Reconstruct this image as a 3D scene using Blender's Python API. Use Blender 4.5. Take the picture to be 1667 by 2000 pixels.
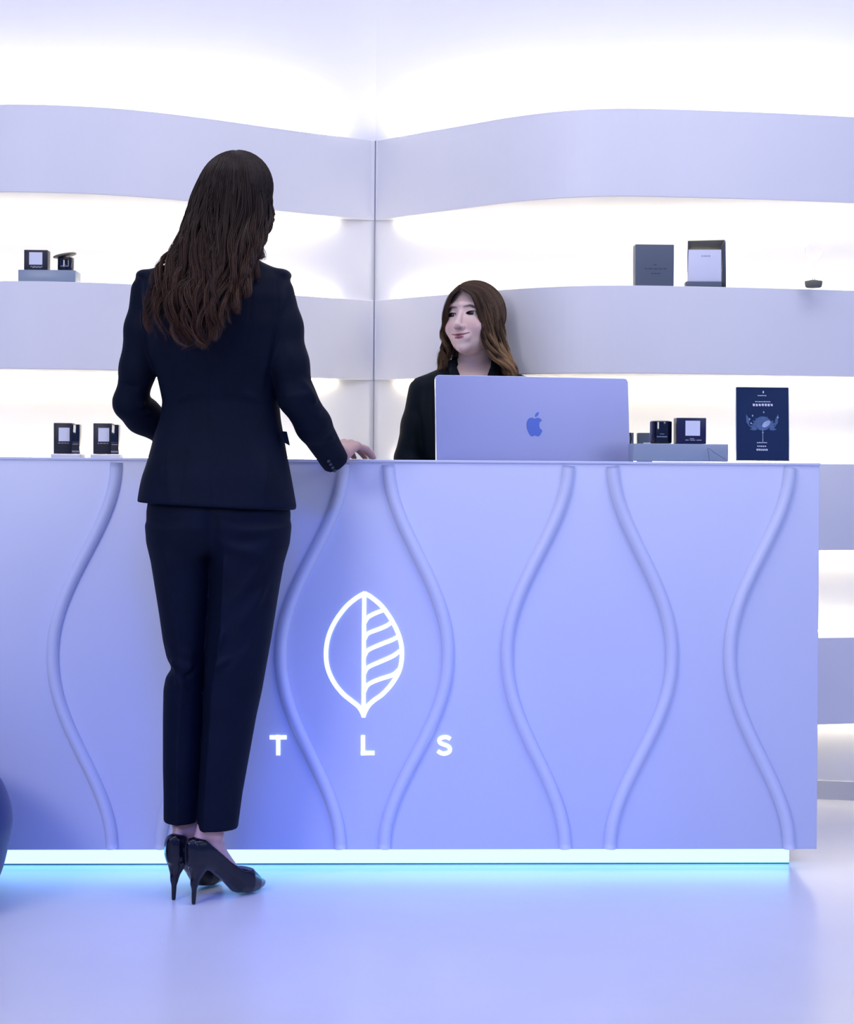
import bpy, math, random
import numpy as np
from mathutils import Vector, Matrix
for o in list(bpy.data.objects): bpy.data.objects.remove(o, do_unlink=True)
random.seed(7); rng = np.random.default_rng(7)
C = bpy.context.scene.collection
# ------------------------------------------------------------------ camera, world, lamps, exposure
FPX, CX, CY, H, ROLL = 3400.0, 833.5, 900.0, 1.05, 0.0075
cam_d = bpy.data.cameras.new('camera'); cam = bpy.data.objects.new('camera', cam_d); C.objects.link(cam)
cam_d.sensor_fit = 'VERTICAL'; cam_d.sensor_height = 36; cam_d.lens = 36*FPX/2000; cam_d.shift_y = -0.05
cam_d.clip_start = 0.05
cam.location = (0, 0, H); cam.rotation_euler = (math.pi/2, -ROLL, 0)
bpy.context.scene.camera = cam
vs = bpy.context.scene.view_settings
vs.view_transform = 'Standard'; vs.look = 'None'; vs.gamma = 1; vs.use_curve_mapping = False
vs.exposure = 0.0
world = bpy.data.worlds.new('world'); bpy.context.scene.world = world; world.use_nodes = True
bg = world.node_tree.nodes['Background']; bg.inputs[0].default_value = (0.21, 0.34, 1.0, 1); bg.inputs[1].default_value = 0.62

def area(name, loc, target, sx, sy, power, col):
    d = bpy.data.lights.new(name, 'AREA'); d.shape = 'RECTANGLE'; d.size = sx; d.size_y = sy
    d.energy = power; d.color = col
    o = bpy.data.objects.new(name, d); C.objects.link(o); o.location = loc
    o.rotation_euler = (Vector(target)-Vector(loc)).to_track_quat('-Z', 'Y').to_euler()
    return o
area('key_lamp', (-2.3, 0.6, 2.5), (0.3, 4.6, 1.0), 1.3, 1.0, 50, (1.0, 0.95, 0.97))
area('ceiling_fill', (0.3, 3.7, 3.15), (0.2, 4.5, 0), 3.4, 1.0, 31, (0.90, 0.90, 1.0))  # unseen fill, added overhead to brighten the wavy bands
area('right_lamp', (2.6, 1.8, 2.6), (0.9, 4.9, 1.0), 1.2, 1.0, 17, (0.93, 0.93, 1.0))
def spot(name, loc, target, power, col, ang_=50, r=.12):
    d = bpy.data.lights.new(name, 'SPOT'); d.energy = power; d.color = col; d.spot_size = math.radians(ang_); d.spot_blend = 1.0; d.shadow_soft_size = r
    o = bpy.data.objects.new(name, d); C.objects.link(o); o.location = loc
    o.rotation_euler = (Vector(target)-Vector(loc)).to_track_quat('-Z', 'Y').to_euler(); return o
spot('blue_fill', (.1, 1.2, 3.1), (-.28, 4.4, .08), 720, (.012, .10, 1.0), 31, .7)  # added blue fill with no fitting; tints the panel beside the standing woman
spot('blue_fill', (1.9, 1.2, 3.1), (.85, 4.4, .25), 150, (.06, .15, 1.0), 36, .5)  # second added fill, blue wash over the right part of the counter
LED_WHITE, LED_BLUE = 14.5, 1.25

# ------------------------------------------------------------------ helpers
def W(px, py, D):
    u, v = px-CX, CY-py
    return np.array([(u-ROLL*v)/FPX*D, D, H+(v+ROLL*u)/FPX*D])

def mat(name, col, rough=0.5, metal=0.0, emit=None, estr=1.0, noise=0.0, nscale=8.0, bump=0.0, bscale=200.0,
        sheen=0.0, trans=0.0, attr=None, sss=0.0, spec=0.5, coat=0.0, ior=1.45, bdist=0.002):
    m = bpy.data.materials.new(name); m.use_nodes = True; nt = m.node_tree
    b = nt.nodes['Principled BSDF']; col = tuple(col)+(1,)
    b.inputs['Base Color'].default_value = col; b.inputs['Roughness'].default_value = rough
    b.inputs['Metallic'].default_value = metal; b.inputs['Specular IOR Level'].default_value = spec
    b.inputs['IOR'].default_value = ior
    if emit: b.inputs['Emission Color'].default_value = tuple(emit)+(1,); b.inputs['Emission Strength'].default_value = estr
    if sheen: b.inputs['Sheen Weight'].default_value = sheen; b.inputs['Sheen Roughness'].default_value = 0.4
    if trans: b.inputs['Transmission Weight'].default_value = trans
    if sss: b.inputs['Subsurface Weight'].default_value = sss; b.inputs['Subsurface Scale'].default_value = 0.01; b.inputs['Subsurface Radius'].default_value = (1, .4, .25)
    if coat: b.inputs['Coat Weight'].default_value = coat
    src = None
    if attr:
        a = nt.nodes.new('ShaderNodeAttribute'); a.attribute_name = attr; src = a.outputs['Color']
        nt.links.new(src, b.inputs['Base Color'])
    tc = nt.nodes.new('ShaderNodeTexCoord')
    if noise:
        n = nt.nodes.new('ShaderNodeTexNoise'); n.inputs['Scale'].default_value = nscale; n.inputs['Detail'].default_value = 6
        nt.links.new(tc.outputs['Object'], n.inputs['Vector'])
        mx = nt.nodes.new('ShaderNodeMix'); mx.data_type = 'RGBA'; mx.blend_type = 'MULTIPLY'; mx.inputs[0].default_value = 1.0
        rp = nt.nodes.new('ShaderNodeMapRange'); rp.inputs['From Min'].default_value = .3; rp.inputs['From Max'].default_value = .7
        rp.inputs['To Min'].default_value = 1-noise; rp.inputs['To Max'].default_value = 1.0
        nt.links.new(n.outputs['Fac'], rp.inputs['Value'])
        if src: nt.links.new(src, mx.inputs[6])
        else: mx.inputs[6].default_value = col
        nt.links.new(rp.outputs[0], mx.inputs[7]); nt.links.new(mx.outputs[2], b.inputs['Base Color'])
    if bump:
        n2 = nt.nodes.new('ShaderNodeTexNoise'); n2.inputs['Scale'].default_value = bscale; n2.inputs['Detail'].default_value = 3
        nt.links.new(tc.outputs['Object'], n2.inputs['Vector'])
        bp = nt.nodes.new('ShaderNodeBump'); bp.inputs['Strength'].default_value = bump; bp.inputs['Distance'].default_value = bdist
        nt.links.new(n2.outputs['Fac'], bp.inputs['Height']); nt.links.new(bp.outputs['Normal'], b.inputs['Normal'])
    return m

M = {}
M['wall'] = mat('wall_paint', (.80, .80, .82), .55, noise=.03, nscale=3)
M['band'] = mat('band_lacquer', (.78, .78, .82), .45, noise=.03, nscale=3)
M['seam'] = mat('seam_shadow_gap', (.25, .25, .30), .8)
M['ceiling'] = mat('ceiling_paint', (.75, .75, .8), .7, noise=.03)
M['counter'] = mat('counter_lacquer', (.65, .69, .86), .42, noise=.03, nscale=2)
M['top'] = mat('counter_top_stone', (.85, .85, .88), .2, noise=.03)
M['steel'] = mat('brushed_steel', (.5, .52, .56), .3, metal=1, noise=.05)
M['led'] = mat('led_strip', (1, 1, 1), .5, emit=(1.0, .90, .66), estr=LED_WHITE)
M['ledt'] = mat('uplight_strip', (1, 1, 1), .5, emit=(1.0, .95, .82), estr=LED_WHITE*1.6)
M['ledb'] = mat('blue_led_strip', (.02, .02, .02), .5, emit=(.19, .50, 1.0), estr=LED_BLUE*3.4)
M['logo'] = mat('lit_emblem', (1, 1, 1), .4, emit=(.82, 1.0, .98), estr=.95)
M['navy'] = mat('navy_suiting', (.0012, .0042, .016), .7, spec=.17, bump=.15, bscale=900, noise=.25, nscale=14)
M['black'] = mat('black_suiting', (.002, .006, .011), .7, spec=.17, bump=.15, bscale=900, noise=.2, nscale=14)
M['skin'] = mat('skin', (.62, .40, .33), .45, attr='Col', sss=.15, bump=.08, bscale=500)
M['hair'] = mat('hair_strands', (.05, .03, .02), .45, attr='Col', spec=.32)
M['scalp'] = mat('hair_underlayer', (.012, .008, .008), .6, noise=.4, nscale=60)
M['scalp2'] = mat('brown_hair_underlayer', (.085, .046, .030), .6, noise=.4, nscale=60)
M['shoe'] = mat('black_patent_leather', (.004, .005, .012), .2, spec=.35, coat=.25, noise=.1)
M['shoebody'] = M['shoe']
M['lining'] = mat('shoe_lining', (.05, .05, .06), .6, noise=.1)
M['button'] = mat('dark_button', (.03, .035, .05), .25, noise=.1)
M['alu'] = mat('lilac_aluminium', (.38, .41, .66), .36, metal=.4, noise=.02)
M['alurim'] = mat('aluminium_rim', (.75, .78, .92), .25, metal=.5, noise=.02)
M['mark'] = mat('blue_mark', (.10, .17, .55), .3, metal=.4, noise=.02)
M['screen'] = mat('screen_glass', (.02, .02, .03), .1, noise=.02)
M['riser'] = mat('grey_acrylic', (.27, .33, .42), .35, noise=.04)
M['riser2'] = mat('grey_card', (.17, .21, .28), .5, noise=.04)
M['greybox'] = mat('slate_card', (.10, .125, .17), .55, noise=.06)
M['greyin'] = mat('olive_grey_card', (.16, .16, .13), .6, noise=.06)
M['blackbox'] = mat('black_card', (.010, .013, .028), .45, noise=.06)
M['navybox'] = mat('navy_card', (.008, .012, .06), .4, noise=.06)
M['label'] = mat('white_label', (.72, .74, .86), .5, noise=.04)
M['print'] = mat('grey_print', (.34, .37, .45), .6, noise=.1)
M['faint'] = mat('faint_print', (.055, .07, .10), .6, noise=.1)
M['jar'] = mat('black_glass', (.004, .005, .015), .08, coat=.6, noise=.1)
M['glass'] = mat('clear_glass', (.98, .98, 1), .03, trans=1.0, ior=1.12, noise=.005)
M['poster'] = mat('dark_blue_print', (.012, .028, .085), .22, noise=.15, nscale=15)
M['petal'] = mat('steel_blue_print', (.09, .16, .32), .4, noise=.35, nscale=120)
M['petal2'] = mat('pale_blue_print', (.42, .52, .72), .4, noise=.3, nscale=90)
M['chair'] = mat('blue_upholstery', (.006, .035, .20), .6, bump=.2, bscale=400, sheen=.2, noise=.15)
M['metal'] = mat('dark_metal', (.03, .03, .04), .3, metal=.9, noise=.1)
M['eye_w'] = mat('eye_white', (.70, .66, .68), .2, noise=.03)
M['eye_i'] = mat('brown_iris', (.022, .012, .01), .1, noise=.3, nscale=300)

ORIG = {}
def setp(o, label=None, cat=None, group=None, kind=None):
    if label: o['label'] = label
    if cat: o['category'] = cat
    if group: o['group'] = group
    if kind: o['kind'] = kind
    return o
def mk(name, verts, faces, m, parent=None, smooth=False, origin=None, col=None):
    v = np.asarray(verts, dtype=float)
    if parent is not None: org = ORIG[parent.name]
    elif origin is not None: org = np.array(origin, float)
    else:
        org = np.array([(v[:, 0].min()+v[:, 0].max())/2, (v[:, 1].min()+v[:, 1].max())/2, v[:, 2].min()])
    me = bpy.data.meshes.new(name)
    if isinstance(faces, np.ndarray):      # large quad meshes
        nf = len(faces); me.vertices.add(len(v)); me.vertices.foreach_set('co', (v-org).astype(np.float32).ravel())
        me.loops.add(nf*4); me.loops.foreach_set('vertex_index', faces.astype(np.int32).ravel())
        me.polygons.add(nf); me.polygons.foreach_set('loop_start', np.arange(0, nf*4, 4, dtype=np.int32)); me.update(calc_edges=True)
    else: me.from_pydata((v-org).tolist(), [], [list(map(int, f)) for f in faces]); me.update()
    if smooth: me.shade_smooth()
    if col is not None:
        a = me.color_attributes.new('Col', 'FLOAT_COLOR', 'POINT')
        c = np.ones((len(v), 4), np.float32); c[:, :3] = col; a.data.foreach_set('color', c.ravel())
    ms = m if isinstance(m, (list, tuple)) else [m]
    for x in ms: me.materials.append(x)
    o = bpy.data.objects.new(name, me); C.objects.link(o)
    if parent is not None: o.parent = parent; ORIG[o.name] = org      # child sits at parent's origin
    else: o.location = org; ORIG[o.name] = org
    return o
def empty(name, loc, label, cat, group=None):
    o = bpy.data.objects.new(name, None); C.objects.link(o); o.location = loc; o.empty_display_size = .1
    ORIG[o.name] = np.array(loc, float); return setp(o, label, cat, group)
def bevel(o, w, seg=2):
    b = o.modifiers.new('bevel', 'BEVEL'); b.width = w; b.segments = seg; b.limit_method = 'ANGLE'; b.angle_limit = .6
    for p in o.data.polygons: p.use_smooth = True
    return o
class MB:
    def __init__(s): s.v = []; s.f = []
    def add(s, v, f):
        n = len(s.v); s.v += [tuple(map(float, x)) for x in v]; s.f += [[i+n for i in q] for q in f]; return s
    def box(s, c, d, R=None):
        v = []
        for x in (-.5, .5):
            for y in (-.5, .5):
                for z in (-.5, .5):
                    p = np.array([x*d[0], y*d[1], z*d[2]]); p = R@p if R is not None else p; v.append(p+np.array(c))
        return s.add(v, [[0, 1, 3, 2], [4, 6, 7, 5], [0, 4, 5, 1], [2, 3, 7, 6], [0, 2, 6, 4], [1, 5, 7, 3]])
    def tube(s, pts, r, n=10, cap=True):
        pts = np.array(pts, float); N = len(pts); r = np.full(N, r) if np.isscalar(r) else np.array(r)
        t = np.gradient(pts, axis=0); t /= np.linalg.norm(t, axis=1)[:, None]+1e-12
        ref = np.array([0, 0, 1.]) if abs(t[0][2]) < .9 else np.array([1., 0, 0])
        vs_ = []; x = None
        for i in range(N):
            a = np.cross(t[i], ref) if x is None else x-np.dot(x, t[i])*t[i]
            a /= np.linalg.norm(a)+1e-12; x = a; b = np.cross(t[i], a)
            for k in range(n):
                q = 2*math.pi*k/n; vs_.append(pts[i]+r[i]*(math.cos(q)*a+math.sin(q)*b))
        f = [[i*n+k, i*n+(k+1) % n, (i+1)*n+(k+1) % n, (i+1)*n+k] for i in range(N-1) for k in range(n)]
        if cap: f += [list(range(n))[::-1], [(N-1)*n+k for k in range(n)]]
        return s.add(vs_, f)
    def lathe(s, c, prof, n=32):
        vs_ = [(c[0]+r*math.cos(2*math.pi*k/n), c[1]+r*math.sin(2*math.pi*k/n), c[2]+z) for r, z in prof for k in range(n)]
        m_ = len(prof)
        f = [[i*n+k, i*n+(k+1) % n, (i+1)*n+(k+1) % n, (i+1)*n+k] for i in range(m_-1) for k in range(n)]
        f += [list(range(n))[::-1], [(m_-1)*n+k for k in range(n)]]
        return s.add(vs_, f)
    def build(s, name, m, parent=None, smooth=False, **k): return mk(name, s.v, s.f, m, parent, smooth, **k)
def spline(pts, n):
    P = np.array(pts, float); P = np.vstack([2*P[0]-P[1], P, 2*P[-1]-P[-2]])
    m_ = len(P)-3; out = []
    for t in np.linspace(0, m_-1e-9, n):
        i = int(t); u = t-i; a, b, c, d = P[i:i+4]
        out.append(.5*((2*b)+(-a+c)*u+(2*a-5*b+4*c-d)*u*u+(-a+3*b-3*c+d)*u**3))
    return np.array(out)
def Rz(a): return np.array([[math.cos(a), -math.sin(a), 0], [math.sin(a), math.cos(a), 0], [0, 0, 1]])
def Rx(a): return np.array([[1, 0, 0], [0, math.cos(a), -math.sin(a)], [0, math.sin(a), math.cos(a)]])
def Ry(a): return np.array([[math.cos(a), 0, math.sin(a)], [0, 1, 0], [-math.sin(a), 0, math.cos(a)]])
def extrude_poly(outline, O, ex, ez, en, thick):
    """outline: 2D points in plane (ex, ez) from O; extruded along en"""
    n = len(outline); a = [O+ex*p[0]+ez*p[1] for p in outline]; b = [q+en*thick for q in a]
    return a+b, [list(range(n)), [n+i for i in range(n)][::-1]]+[[i, n+i, n+(i+1) % n, (i+1) % n] for i in range(n)]

# ------------------------------------------------------------------ the room
def struct(o): o['kind'] = 'structure'; return o
struct(MB().box((0, 2.6, -.05), (9, 8, .1)).build('floor', None or mat('polished_floor', (.74, .74, .78), .26, noise=.10, nscale=1.6, bump=.12, bscale=2.2, bdist=.006)))
struct(MB().box((0, 2.6, 3.3), (9, 8, .1)).build('ceiling', M['ceiling']))
def fd(px, rel): D = 3570.0/rel; return ((px-CX-ROLL*rel)/FPX*D, D)
R_pts = [fd(733, 624), fd(760, 629), fd(800, 637), fd(900, 655), fd(1000, 673), fd(1100, 685.5), fd(1200, 691), fd(1300, 690.5), fd(1400, 688), fd(1500, 685), fd(1667, 678), fd(1800, 671), (1.75, 5.36), (2.1, 5.34), (2.7, 5.1), (3.3, 4.9)]
L_pts = [fd(733, 624), fd(700, 628), fd(550, 646), fd(400, 666), fd(250, 682), fd(120, 689), fd(0, 690), fd(-150, 685), fd(-300, 672), (-1.95, 5.37), (-2.3, 5.33), (-2.9, 5.1), (-3.5, 4.9)]
corner = np.array(R_pts[0])
base = {'r': np.array([1.75, 5.37]), 'l': np.array([-2.09, 5.37])}
def baseD(x, side): b = base[side]; return corner[1]+(b[1]-corner[1])*(x-corner[0])/(b[0]-corner[0])
S = .2625
curves = {}
for side, pts in (('r', R_pts), ('l', L_pts)):
    F = spline(pts, 90)
    F[:, 1] = np.minimum(F[:, 1], [baseD(x, side)-.006 for x in F[:, 0]])
    curves[side] = F
def strip_solid(front, back, z0, z1):
    n = len(front); v = []
    for a, b in zip(front, back): v += [(a[0], a[1], z0), (a[0], a[1], z1), (b[0], b[1], z1), (b[0], b[1], z0)]
    f = [[4*i+k, 4*i+(k+1) % 4, 4*(i+1)+(k+1) % 4, 4*(i+1)+k] for i in range(n-1) for k in range(4)]
    return v, f+[[0, 1, 2, 3][::-1], [4*(n-1)+k for k in range(4)]]
bands = []; tn = 1
for side in 'lr':
    F = curves[side]; sg = 1 if side == 'r' else -1
    # recessed wall (both walls meet in an obtuse corner)
    x1 = F[-1, 0]; xs = np.linspace(corner[0], x1, 12)
    Rf = np.array([(x, baseD(x, side)) for x in xs]); v, f = strip_solid(Rf, Rf+np.array([0, .15]), 0, 3.25)
    struct(mk('wall_'+('right' if side == 'r' else 'left'), v, f, M['wall']))
    bF = Rf-np.array([0, .014]); v, f = strip_solid(bF, Rf+np.array([0, .01]), 0, .058)
    struct(mk('baseboard_'+('right' if side == 'r' else 'left'), v, f, mat('baseboard_paint', (.62, .62, .64), .5, noise=.03)))
    FF = F.copy(); FF[0, 0] += sg*.0012; FF[0, 1] = F[0, 1]
    BB = np.array([(x, baseD(x, side)+.02) for x in FF[:, 0]])
    for k in range(4):
        z1 = H+S*(4-2*k); z0 = z1-S
        v, f = strip_solid(FF, BB, z0+.0015, z1)
        b = struct(mk('trim_%d' % tn, v, f, M['band'])); tn += 1
        bo = b.modifiers.new('bevel', 'BEVEL'); bo.width = .0015; bo.limit_method = 'ANGLE'
        gap = np.array([baseD(x, side)-D for x, D in FF])
        idx = [i for i in range(len(FF)) if gap[i] > .058 and abs(FF[i, 0]) < 2.4]
        runs = []; 
        for i in idx:
            if runs and i == runs[-1][-1]+1: runs[-1].append(i)
            else: runs.append([i])
        for rr in runs:
            if len(rr) < 4: continue
            def lay(off0, off1, zz0, zz1, nm):
                q_ = [min(1.0, max(.25, gap[i]/.12)) for i in rr]
                a = np.array([(FF[i, 0], baseD(FF[i, 0], side)-off1*w_) for i, w_ in zip(rr, q_)]); c_ = np.array([(FF[i, 0], baseD(FF[i, 0], side)-off0*w_) for i, w_ in zip(rr, q_)])
                v, f = strip_solid(a, c_, zz0, zz1); return mk(nm, v, f, M['ledt' if k == 0 and zz0 > z1 else 'led'], b)
            lay(*((.05, .09) if k == 0 else (.02, .034)), z1+.0005, z1+.006, 'light_strip')                 # on the shelf, washing the wall upwards
            if k < 4: lay(.02, .034, z0-.005, z0+.001, 'light_strip')        # under the band, washing downwards
# thin dark joint where the two runs of panels meet
mb = MB(); mb.box((corner[0], corner[1]-.003, H+S*4/2-.525+.0), (.0022, .006, S*8))
o = struct(mb.build('trim_%d' % tn, M['seam'])); tn += 1

# ------------------------------------------------------------------ reception counter
DL, DR = 4.40, 4.482
def cD(px): return DL+(DR-DL)*px/1600.0          # front face depth along the picture
pL = np.array([W(-260, 900, cD(-260))[0], cD(-260)]); pR = np.array([W(1600, 900, cD(1600))[0], cD(1600)])
dx = pR-pL; Lc = np.linalg.norm(dx); e = dx/Lc; ex = np.array([e[0], e[1], 0]); en = np.array([e[1], -e[0], 0])   # en points to the camera
ang = math.atan2(e[1], e[0]); Rc = Rz(ang)
def onface(px, py):      # point of the face plane seen at this place
    u, v = px-CX, CY-py; a, b = (u-ROLL*v)/FPX, (v+ROLL*u)/FPX
    # a*D = pL.x + t*e.x ; D = pL.y + t*e.y
    t = (pL[0]-a*pL[1])/(a*e[1]-e[0]); D = pL[1]+t*e[1]
    return t, H+b*D
def at(t, depth, z): return np.array([pL[0], pL[1], 0])+ex*t-en*depth+np.array([0, 0, z])
ZB = .058; ZT = 1.052
cnt = empty('reception_counter', tuple(at(Lc/2, .3, 0)), 'long white reception counter with raised wavy ribs and a glowing foot', 'counter')
def cbox(t0, t1, d0, d1, z0, z1): return MB().box(at((t0+t1)/2, (d0+d1)/2, (z0+z1)/2), (t1-t0, d1-d0, z1-z0), Rc)
bevel(cbox(0, Lc, 0, .03, ZB, ZT-.0075).build('front_panel', M['counter'], cnt), .0015)
bevel(cbox(-.002, Lc+.002, -.003, .27, ZT-.007, ZT).build('counter_top', M['counter'], cnt), .0015)
cbox(Lc-.03, Lc, .031, .62, ZB, .80).build('side_panel', M['counter'], cnt)
cbox(0, .03, .031, .62, ZB, .80).build('side_panel', M['counter'], cnt)
cbox(0, Lc-.031, .24, .27, ZB, ZT-.014).build('back_panel', M['counter'], cnt)
bevel(cbox(.031, Lc-.031, .275, .60, .795, .82).build('desk_top', M['top'], cnt), .002)
cbox(.05, Lc-.05, .10, .58, 0.0, ZB).build('plinth', M['counter'], cnt)
cbox(.05, Lc-.05, .088, .0995, .0035, ZB-.004).build('light_strip', M['ledb'], cnt)['label'] = 'glowing blue white light strip along the foot'
cbox(.05, Lc-.05, .088, .0995, 0.0, .0032).build('plinth_rail', mat('teal_grey_rail', (.12, .35, .40), .4, noise=.05), cnt)
def rib(ptsL):
    q = spline(ptsL, 60); mb = MB(); P_ = [];
    for px, py in q:
        t, z = onface(px, py); P_.append(at(t, -.0005, z))
    P_ = np.array(P_); P_[0, 2] = min(P_[0, 2], ZT-.012)
    n = 13; v = []
    for i in range(len(P_)):
        tg = P_[min(i+1, len(P_)-1)]-P_[max(i-1, 0)]; tg /= np.linalg.norm(tg); s_ = np.cross(tg, en)
        for k in range(n):
            a = math.pi*k/(n-1); v.append(P_[i]+s_*math.cos(a)*.0155+en*(math.sin(a)**.8*.023-.004))
    f = [[i*n+k, i*n+k+1, (i+1)*n+k+1, (i+1)*n+k] for i in range(len(P_)-1) for k in range(n-1)]
    f += [list(range(n)), [(len(P_)-1)*n+k for k in range(n)][::-1]]
    f += [[i*n, (i+1)*n, (i+1)*n+n-1, i*n+n-1] for i in range(len(P_)-1)]
    mk('wavy_rib', v, f, M['counter'], cnt, True)
def wave(x0, xm, xb, ym=1280):
    y0, y1 = 903, 1657; pts = []
    for i in range(25):
        y = y0+(y1-y0)*i/24
        xe = x0 if y < ym else xb; yy = (ym-y)/(ym-y0) if y < ym else (y-ym)/(y1-ym)
        w = .5-.5*math.cos(math.pi*min(1, yy**1.05)); pts.append((xm+(xe-xm)*w, y))
    return pts
for a in ((-226, -110, -236), (227, 103, 219), (320, 436, 312), (671, 548, 664), (757, 874, 750), (1110, 989, 1103), (1195, 1311, 1190), (1543, 1424, 1540)):
    rib(wave(*a))
# emblem and letters, flat and lit, standing 2 mm proud of the panel
def stroke(mb, pts, w, n=None, off=.0022):
    q = spline(pts, n) if n else np.array(pts, float); w = np.full(len(q), w) if np.isscalar(w) else np.interp(np.linspace(0, 1, len(q)), np.linspace(0, 1, len(w)), w)
    Lf, Rt = [], []
    for i in range(len(q)):
        tg = q[min(i+1, len(q)-1)]-q[max(i-1, 0)]; tg = tg/(np.linalg.norm(tg)+1e-9); nn = np.array([-tg[1], tg[0]])
        Lf.append(q[i]+nn*w[i]/2); Rt.append(q[i]-nn*w[i]/2)
    v = []
    for a, b in zip(Lf, Rt):
        for p in (a, b):
            t, z = onface(*p); v += [at(t, -off, z), at(t, .001, z)]
    f = []
    for i in range(len(q)-1):
        a = 4*i; f += [[a, a+4, a+6, a+2], [a+1, a+3, a+7, a+5], [a, a+1, a+5, a+4], [a+2, a+6, a+7, a+3]]
    f += [[0, 2, 3, 1], [4*len(q)-4, 4*len(q)-3, 4*len(q)-1, 4*len(q)-2]]
    mb.add(v, f)
def zz(l): return [(500+a/3.969, 1120+b/3.969) for a, b in l]
mb = MB()
stroke(mb, zz([(842, 152), (770, 195), (690, 265), (610, 375), (560, 490), (541, 610), (553, 730), (600, 840), (670, 930), (740, 988), (800, 1040), (832, 1115)]), [8.5]*11+[5], 60)
stroke(mb, zz([(838, 152), (900, 190), (980, 262), (1060, 380), (1112, 500), (1130, 620), (1112, 745), (1055, 850), (980, 935), (905, 990), (860, 1040), (832, 1115)]), [8.5]*11+[5], 60)
stroke(mb, zz([(838, 150), (834, 600), (832, 1115)]), [8, 8, 8], 20)
for vv in ([(842, 385), (865, 342), (915, 312), (985, 285)], [(842, 510), (868, 465), (950, 432), (1012, 405), (1050, 375)], [(840, 645), (868, 595), (960, 552), (1060, 512), (1110, 480)],
           [(838, 780), (868, 728), (960, 685), (1060, 640), (1120, 595)], [(838, 920), (868, 862), (950, 822), (1060, 785), (1115, 735)]):
    stroke(mb, zz(vv), [6, 7.5, 8, 8, 7], 24)
mb.build('leaf_emblem', M['logo'], cnt)['label'] = 'lit white outline of a leaf, right half with veins'
for nm, st in (('T', [[(526.5, 1440), (559.5, 1440)], [(543, 1436), (543, 1475)]]), ('L', [[(708.5, 1436), (708.5, 1475)], [(704.5, 1470.8), (731, 1470.8)]])):
    mb = MB(); [stroke(mb, s_, 8, None) for s_ in st]; l_ = mb.build('letter', M['logo'], cnt); l_['label'] = 'lit white letter '+nm
mb = MB(); stroke(mb, [(879, 1443.5), (873, 1440), (865, 1440), (858.5, 1443), (858, 1449), (863, 1453), (872, 1456), (878, 1461), (877, 1468), (869, 1472), (861, 1471), (854.5, 1466.5)], 7.6, 50)
mb.build('letter', M['logo'], cnt)['label'] = 'lit white letter S'

# ------------------------------------------------------------------ computer behind the ledge
YAW, TILT = math.radians(13), math.radians(5)
cs = empty('desktop_computer', tuple(W(1038, 900, 4.93)*np.array([1, 1, 0])+np.array([0, 0, .82])), 'large lilac aluminium desktop computer seen from behind on the reception counter', 'computer')
Rm = Rz(YAW)@Rx(-TILT)
cc = W(1040.5, 735.5, 4.80); cc = np.array([cc[0], cc[1], cc[2]])
wI, hI = .553, .352
ctr = cc+Rm@np.array([0, 0, -hI/2])
def rrect(w, h, r, n=6):
    o_ = []
    for cx_, cz_, a0 in ((w/2-r, h/2-r, 0), (-w/2+r, h/2-r, 90), (-w/2+r, -h/2+r, 180), (w/2-r, -h/2+r, 270)):
        for i in range(n+1): a = math.radians(a0+90*i/n); o_.append((cx_+r*math.cos(a), cz_+r*math.sin(a)))
    return o_
X_, Y_, Z_ = Rm@np.array([1., 0, 0]), Rm@np.array([0, 1., 0]), Rm@np.array([0, 0, 1.])
v, f = extrude_poly(rrect(wI-.003, hI-.003, .0105), ctr-Y_*.0005, X_, Z_, Y_, .008); mk('back_shell', v, f, M['alu'], cs)
v, f = extrude_poly(rrect(wI, hI, .012), ctr+Y_*.001, X_, Z_, Y_, .009); mk('rim', v, f, M['alurim'], cs)
v, f = extrude_poly(rrect(wI-.02, hI-.02, .008), ctr+Y_*.0101, X_, Z_, Y_, .001); mk('screen', v, f, M['screen'], cs)
foot = np.array([ctr[0], ctr[1], .82])
mb = MB(); mb.box(foot+Rz(YAW)@np.array([0, .008, .006]), (.15, .14, .008), Rz(YAW)); a_ = foot+Rz(YAW)@np.array([0, -.045, .01]); b_ = ctr+Rm@np.array([0, -.006, -.10])
mb.add([a_+X_*-.07, a_+X_*.07, b_+X_*.07, b_-X_*.07, a_+X_*-.07+Y_*.006, a_+X_*.07+Y_*.006, b_+X_*.07+Y_*.006, b_-X_*.07+Y_*.006], [[0, 1, 2, 3], [7, 6, 5, 4], [0, 4, 5, 1], [1, 5, 6, 2], [2, 6, 7, 3], [3, 7, 4, 0]])
mb.build('stand', M['alu'], cs)
# fruit mark
sc = .0625/64.
body_ = spline([(0, 19), (-5, 21), (-12, 21), (-18.5, 17), (-22.5, 9), (-23.5, 0), (-22, -11), (-17.5, -22), (-12, -29), (-7, -31), (-1, -28.5), (4, -29), (9, -31), (14, -28.5), (19, -22), (22, -14.5), (16, -9), (13.5, -1), (15, 8), (21, 14), (16.5, 19.5), (10, 21.5), (4, 20), (0, 19)], 90)[:-1]
leaf_ = spline([(1.5, 24), (2.5, 30), (6, 35), (12.5, 38), (12.4, 33), (9.3, 27.5), (5, 24.6), (1.5, 24)], 30)[:-1]
lc = W(1039, 831, 4.81); k_ = np.dot(lc-ctr, X_); h_ = np.dot(lc-ctr, Z_)
mb = MB()
for oo in (body_, leaf_):
    v, f = extrude_poly([(k_+a*sc*1.0, h_+(b-2)*sc) for a, b in oo][::1], ctr-Y_*.0015, X_, Z_, Y_, .0012); mb.add(v, f)
mb.build('fruit_mark', M['mark'], cs)['label'] = 'blue apple shaped mark with a bite and a leaf'

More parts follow.
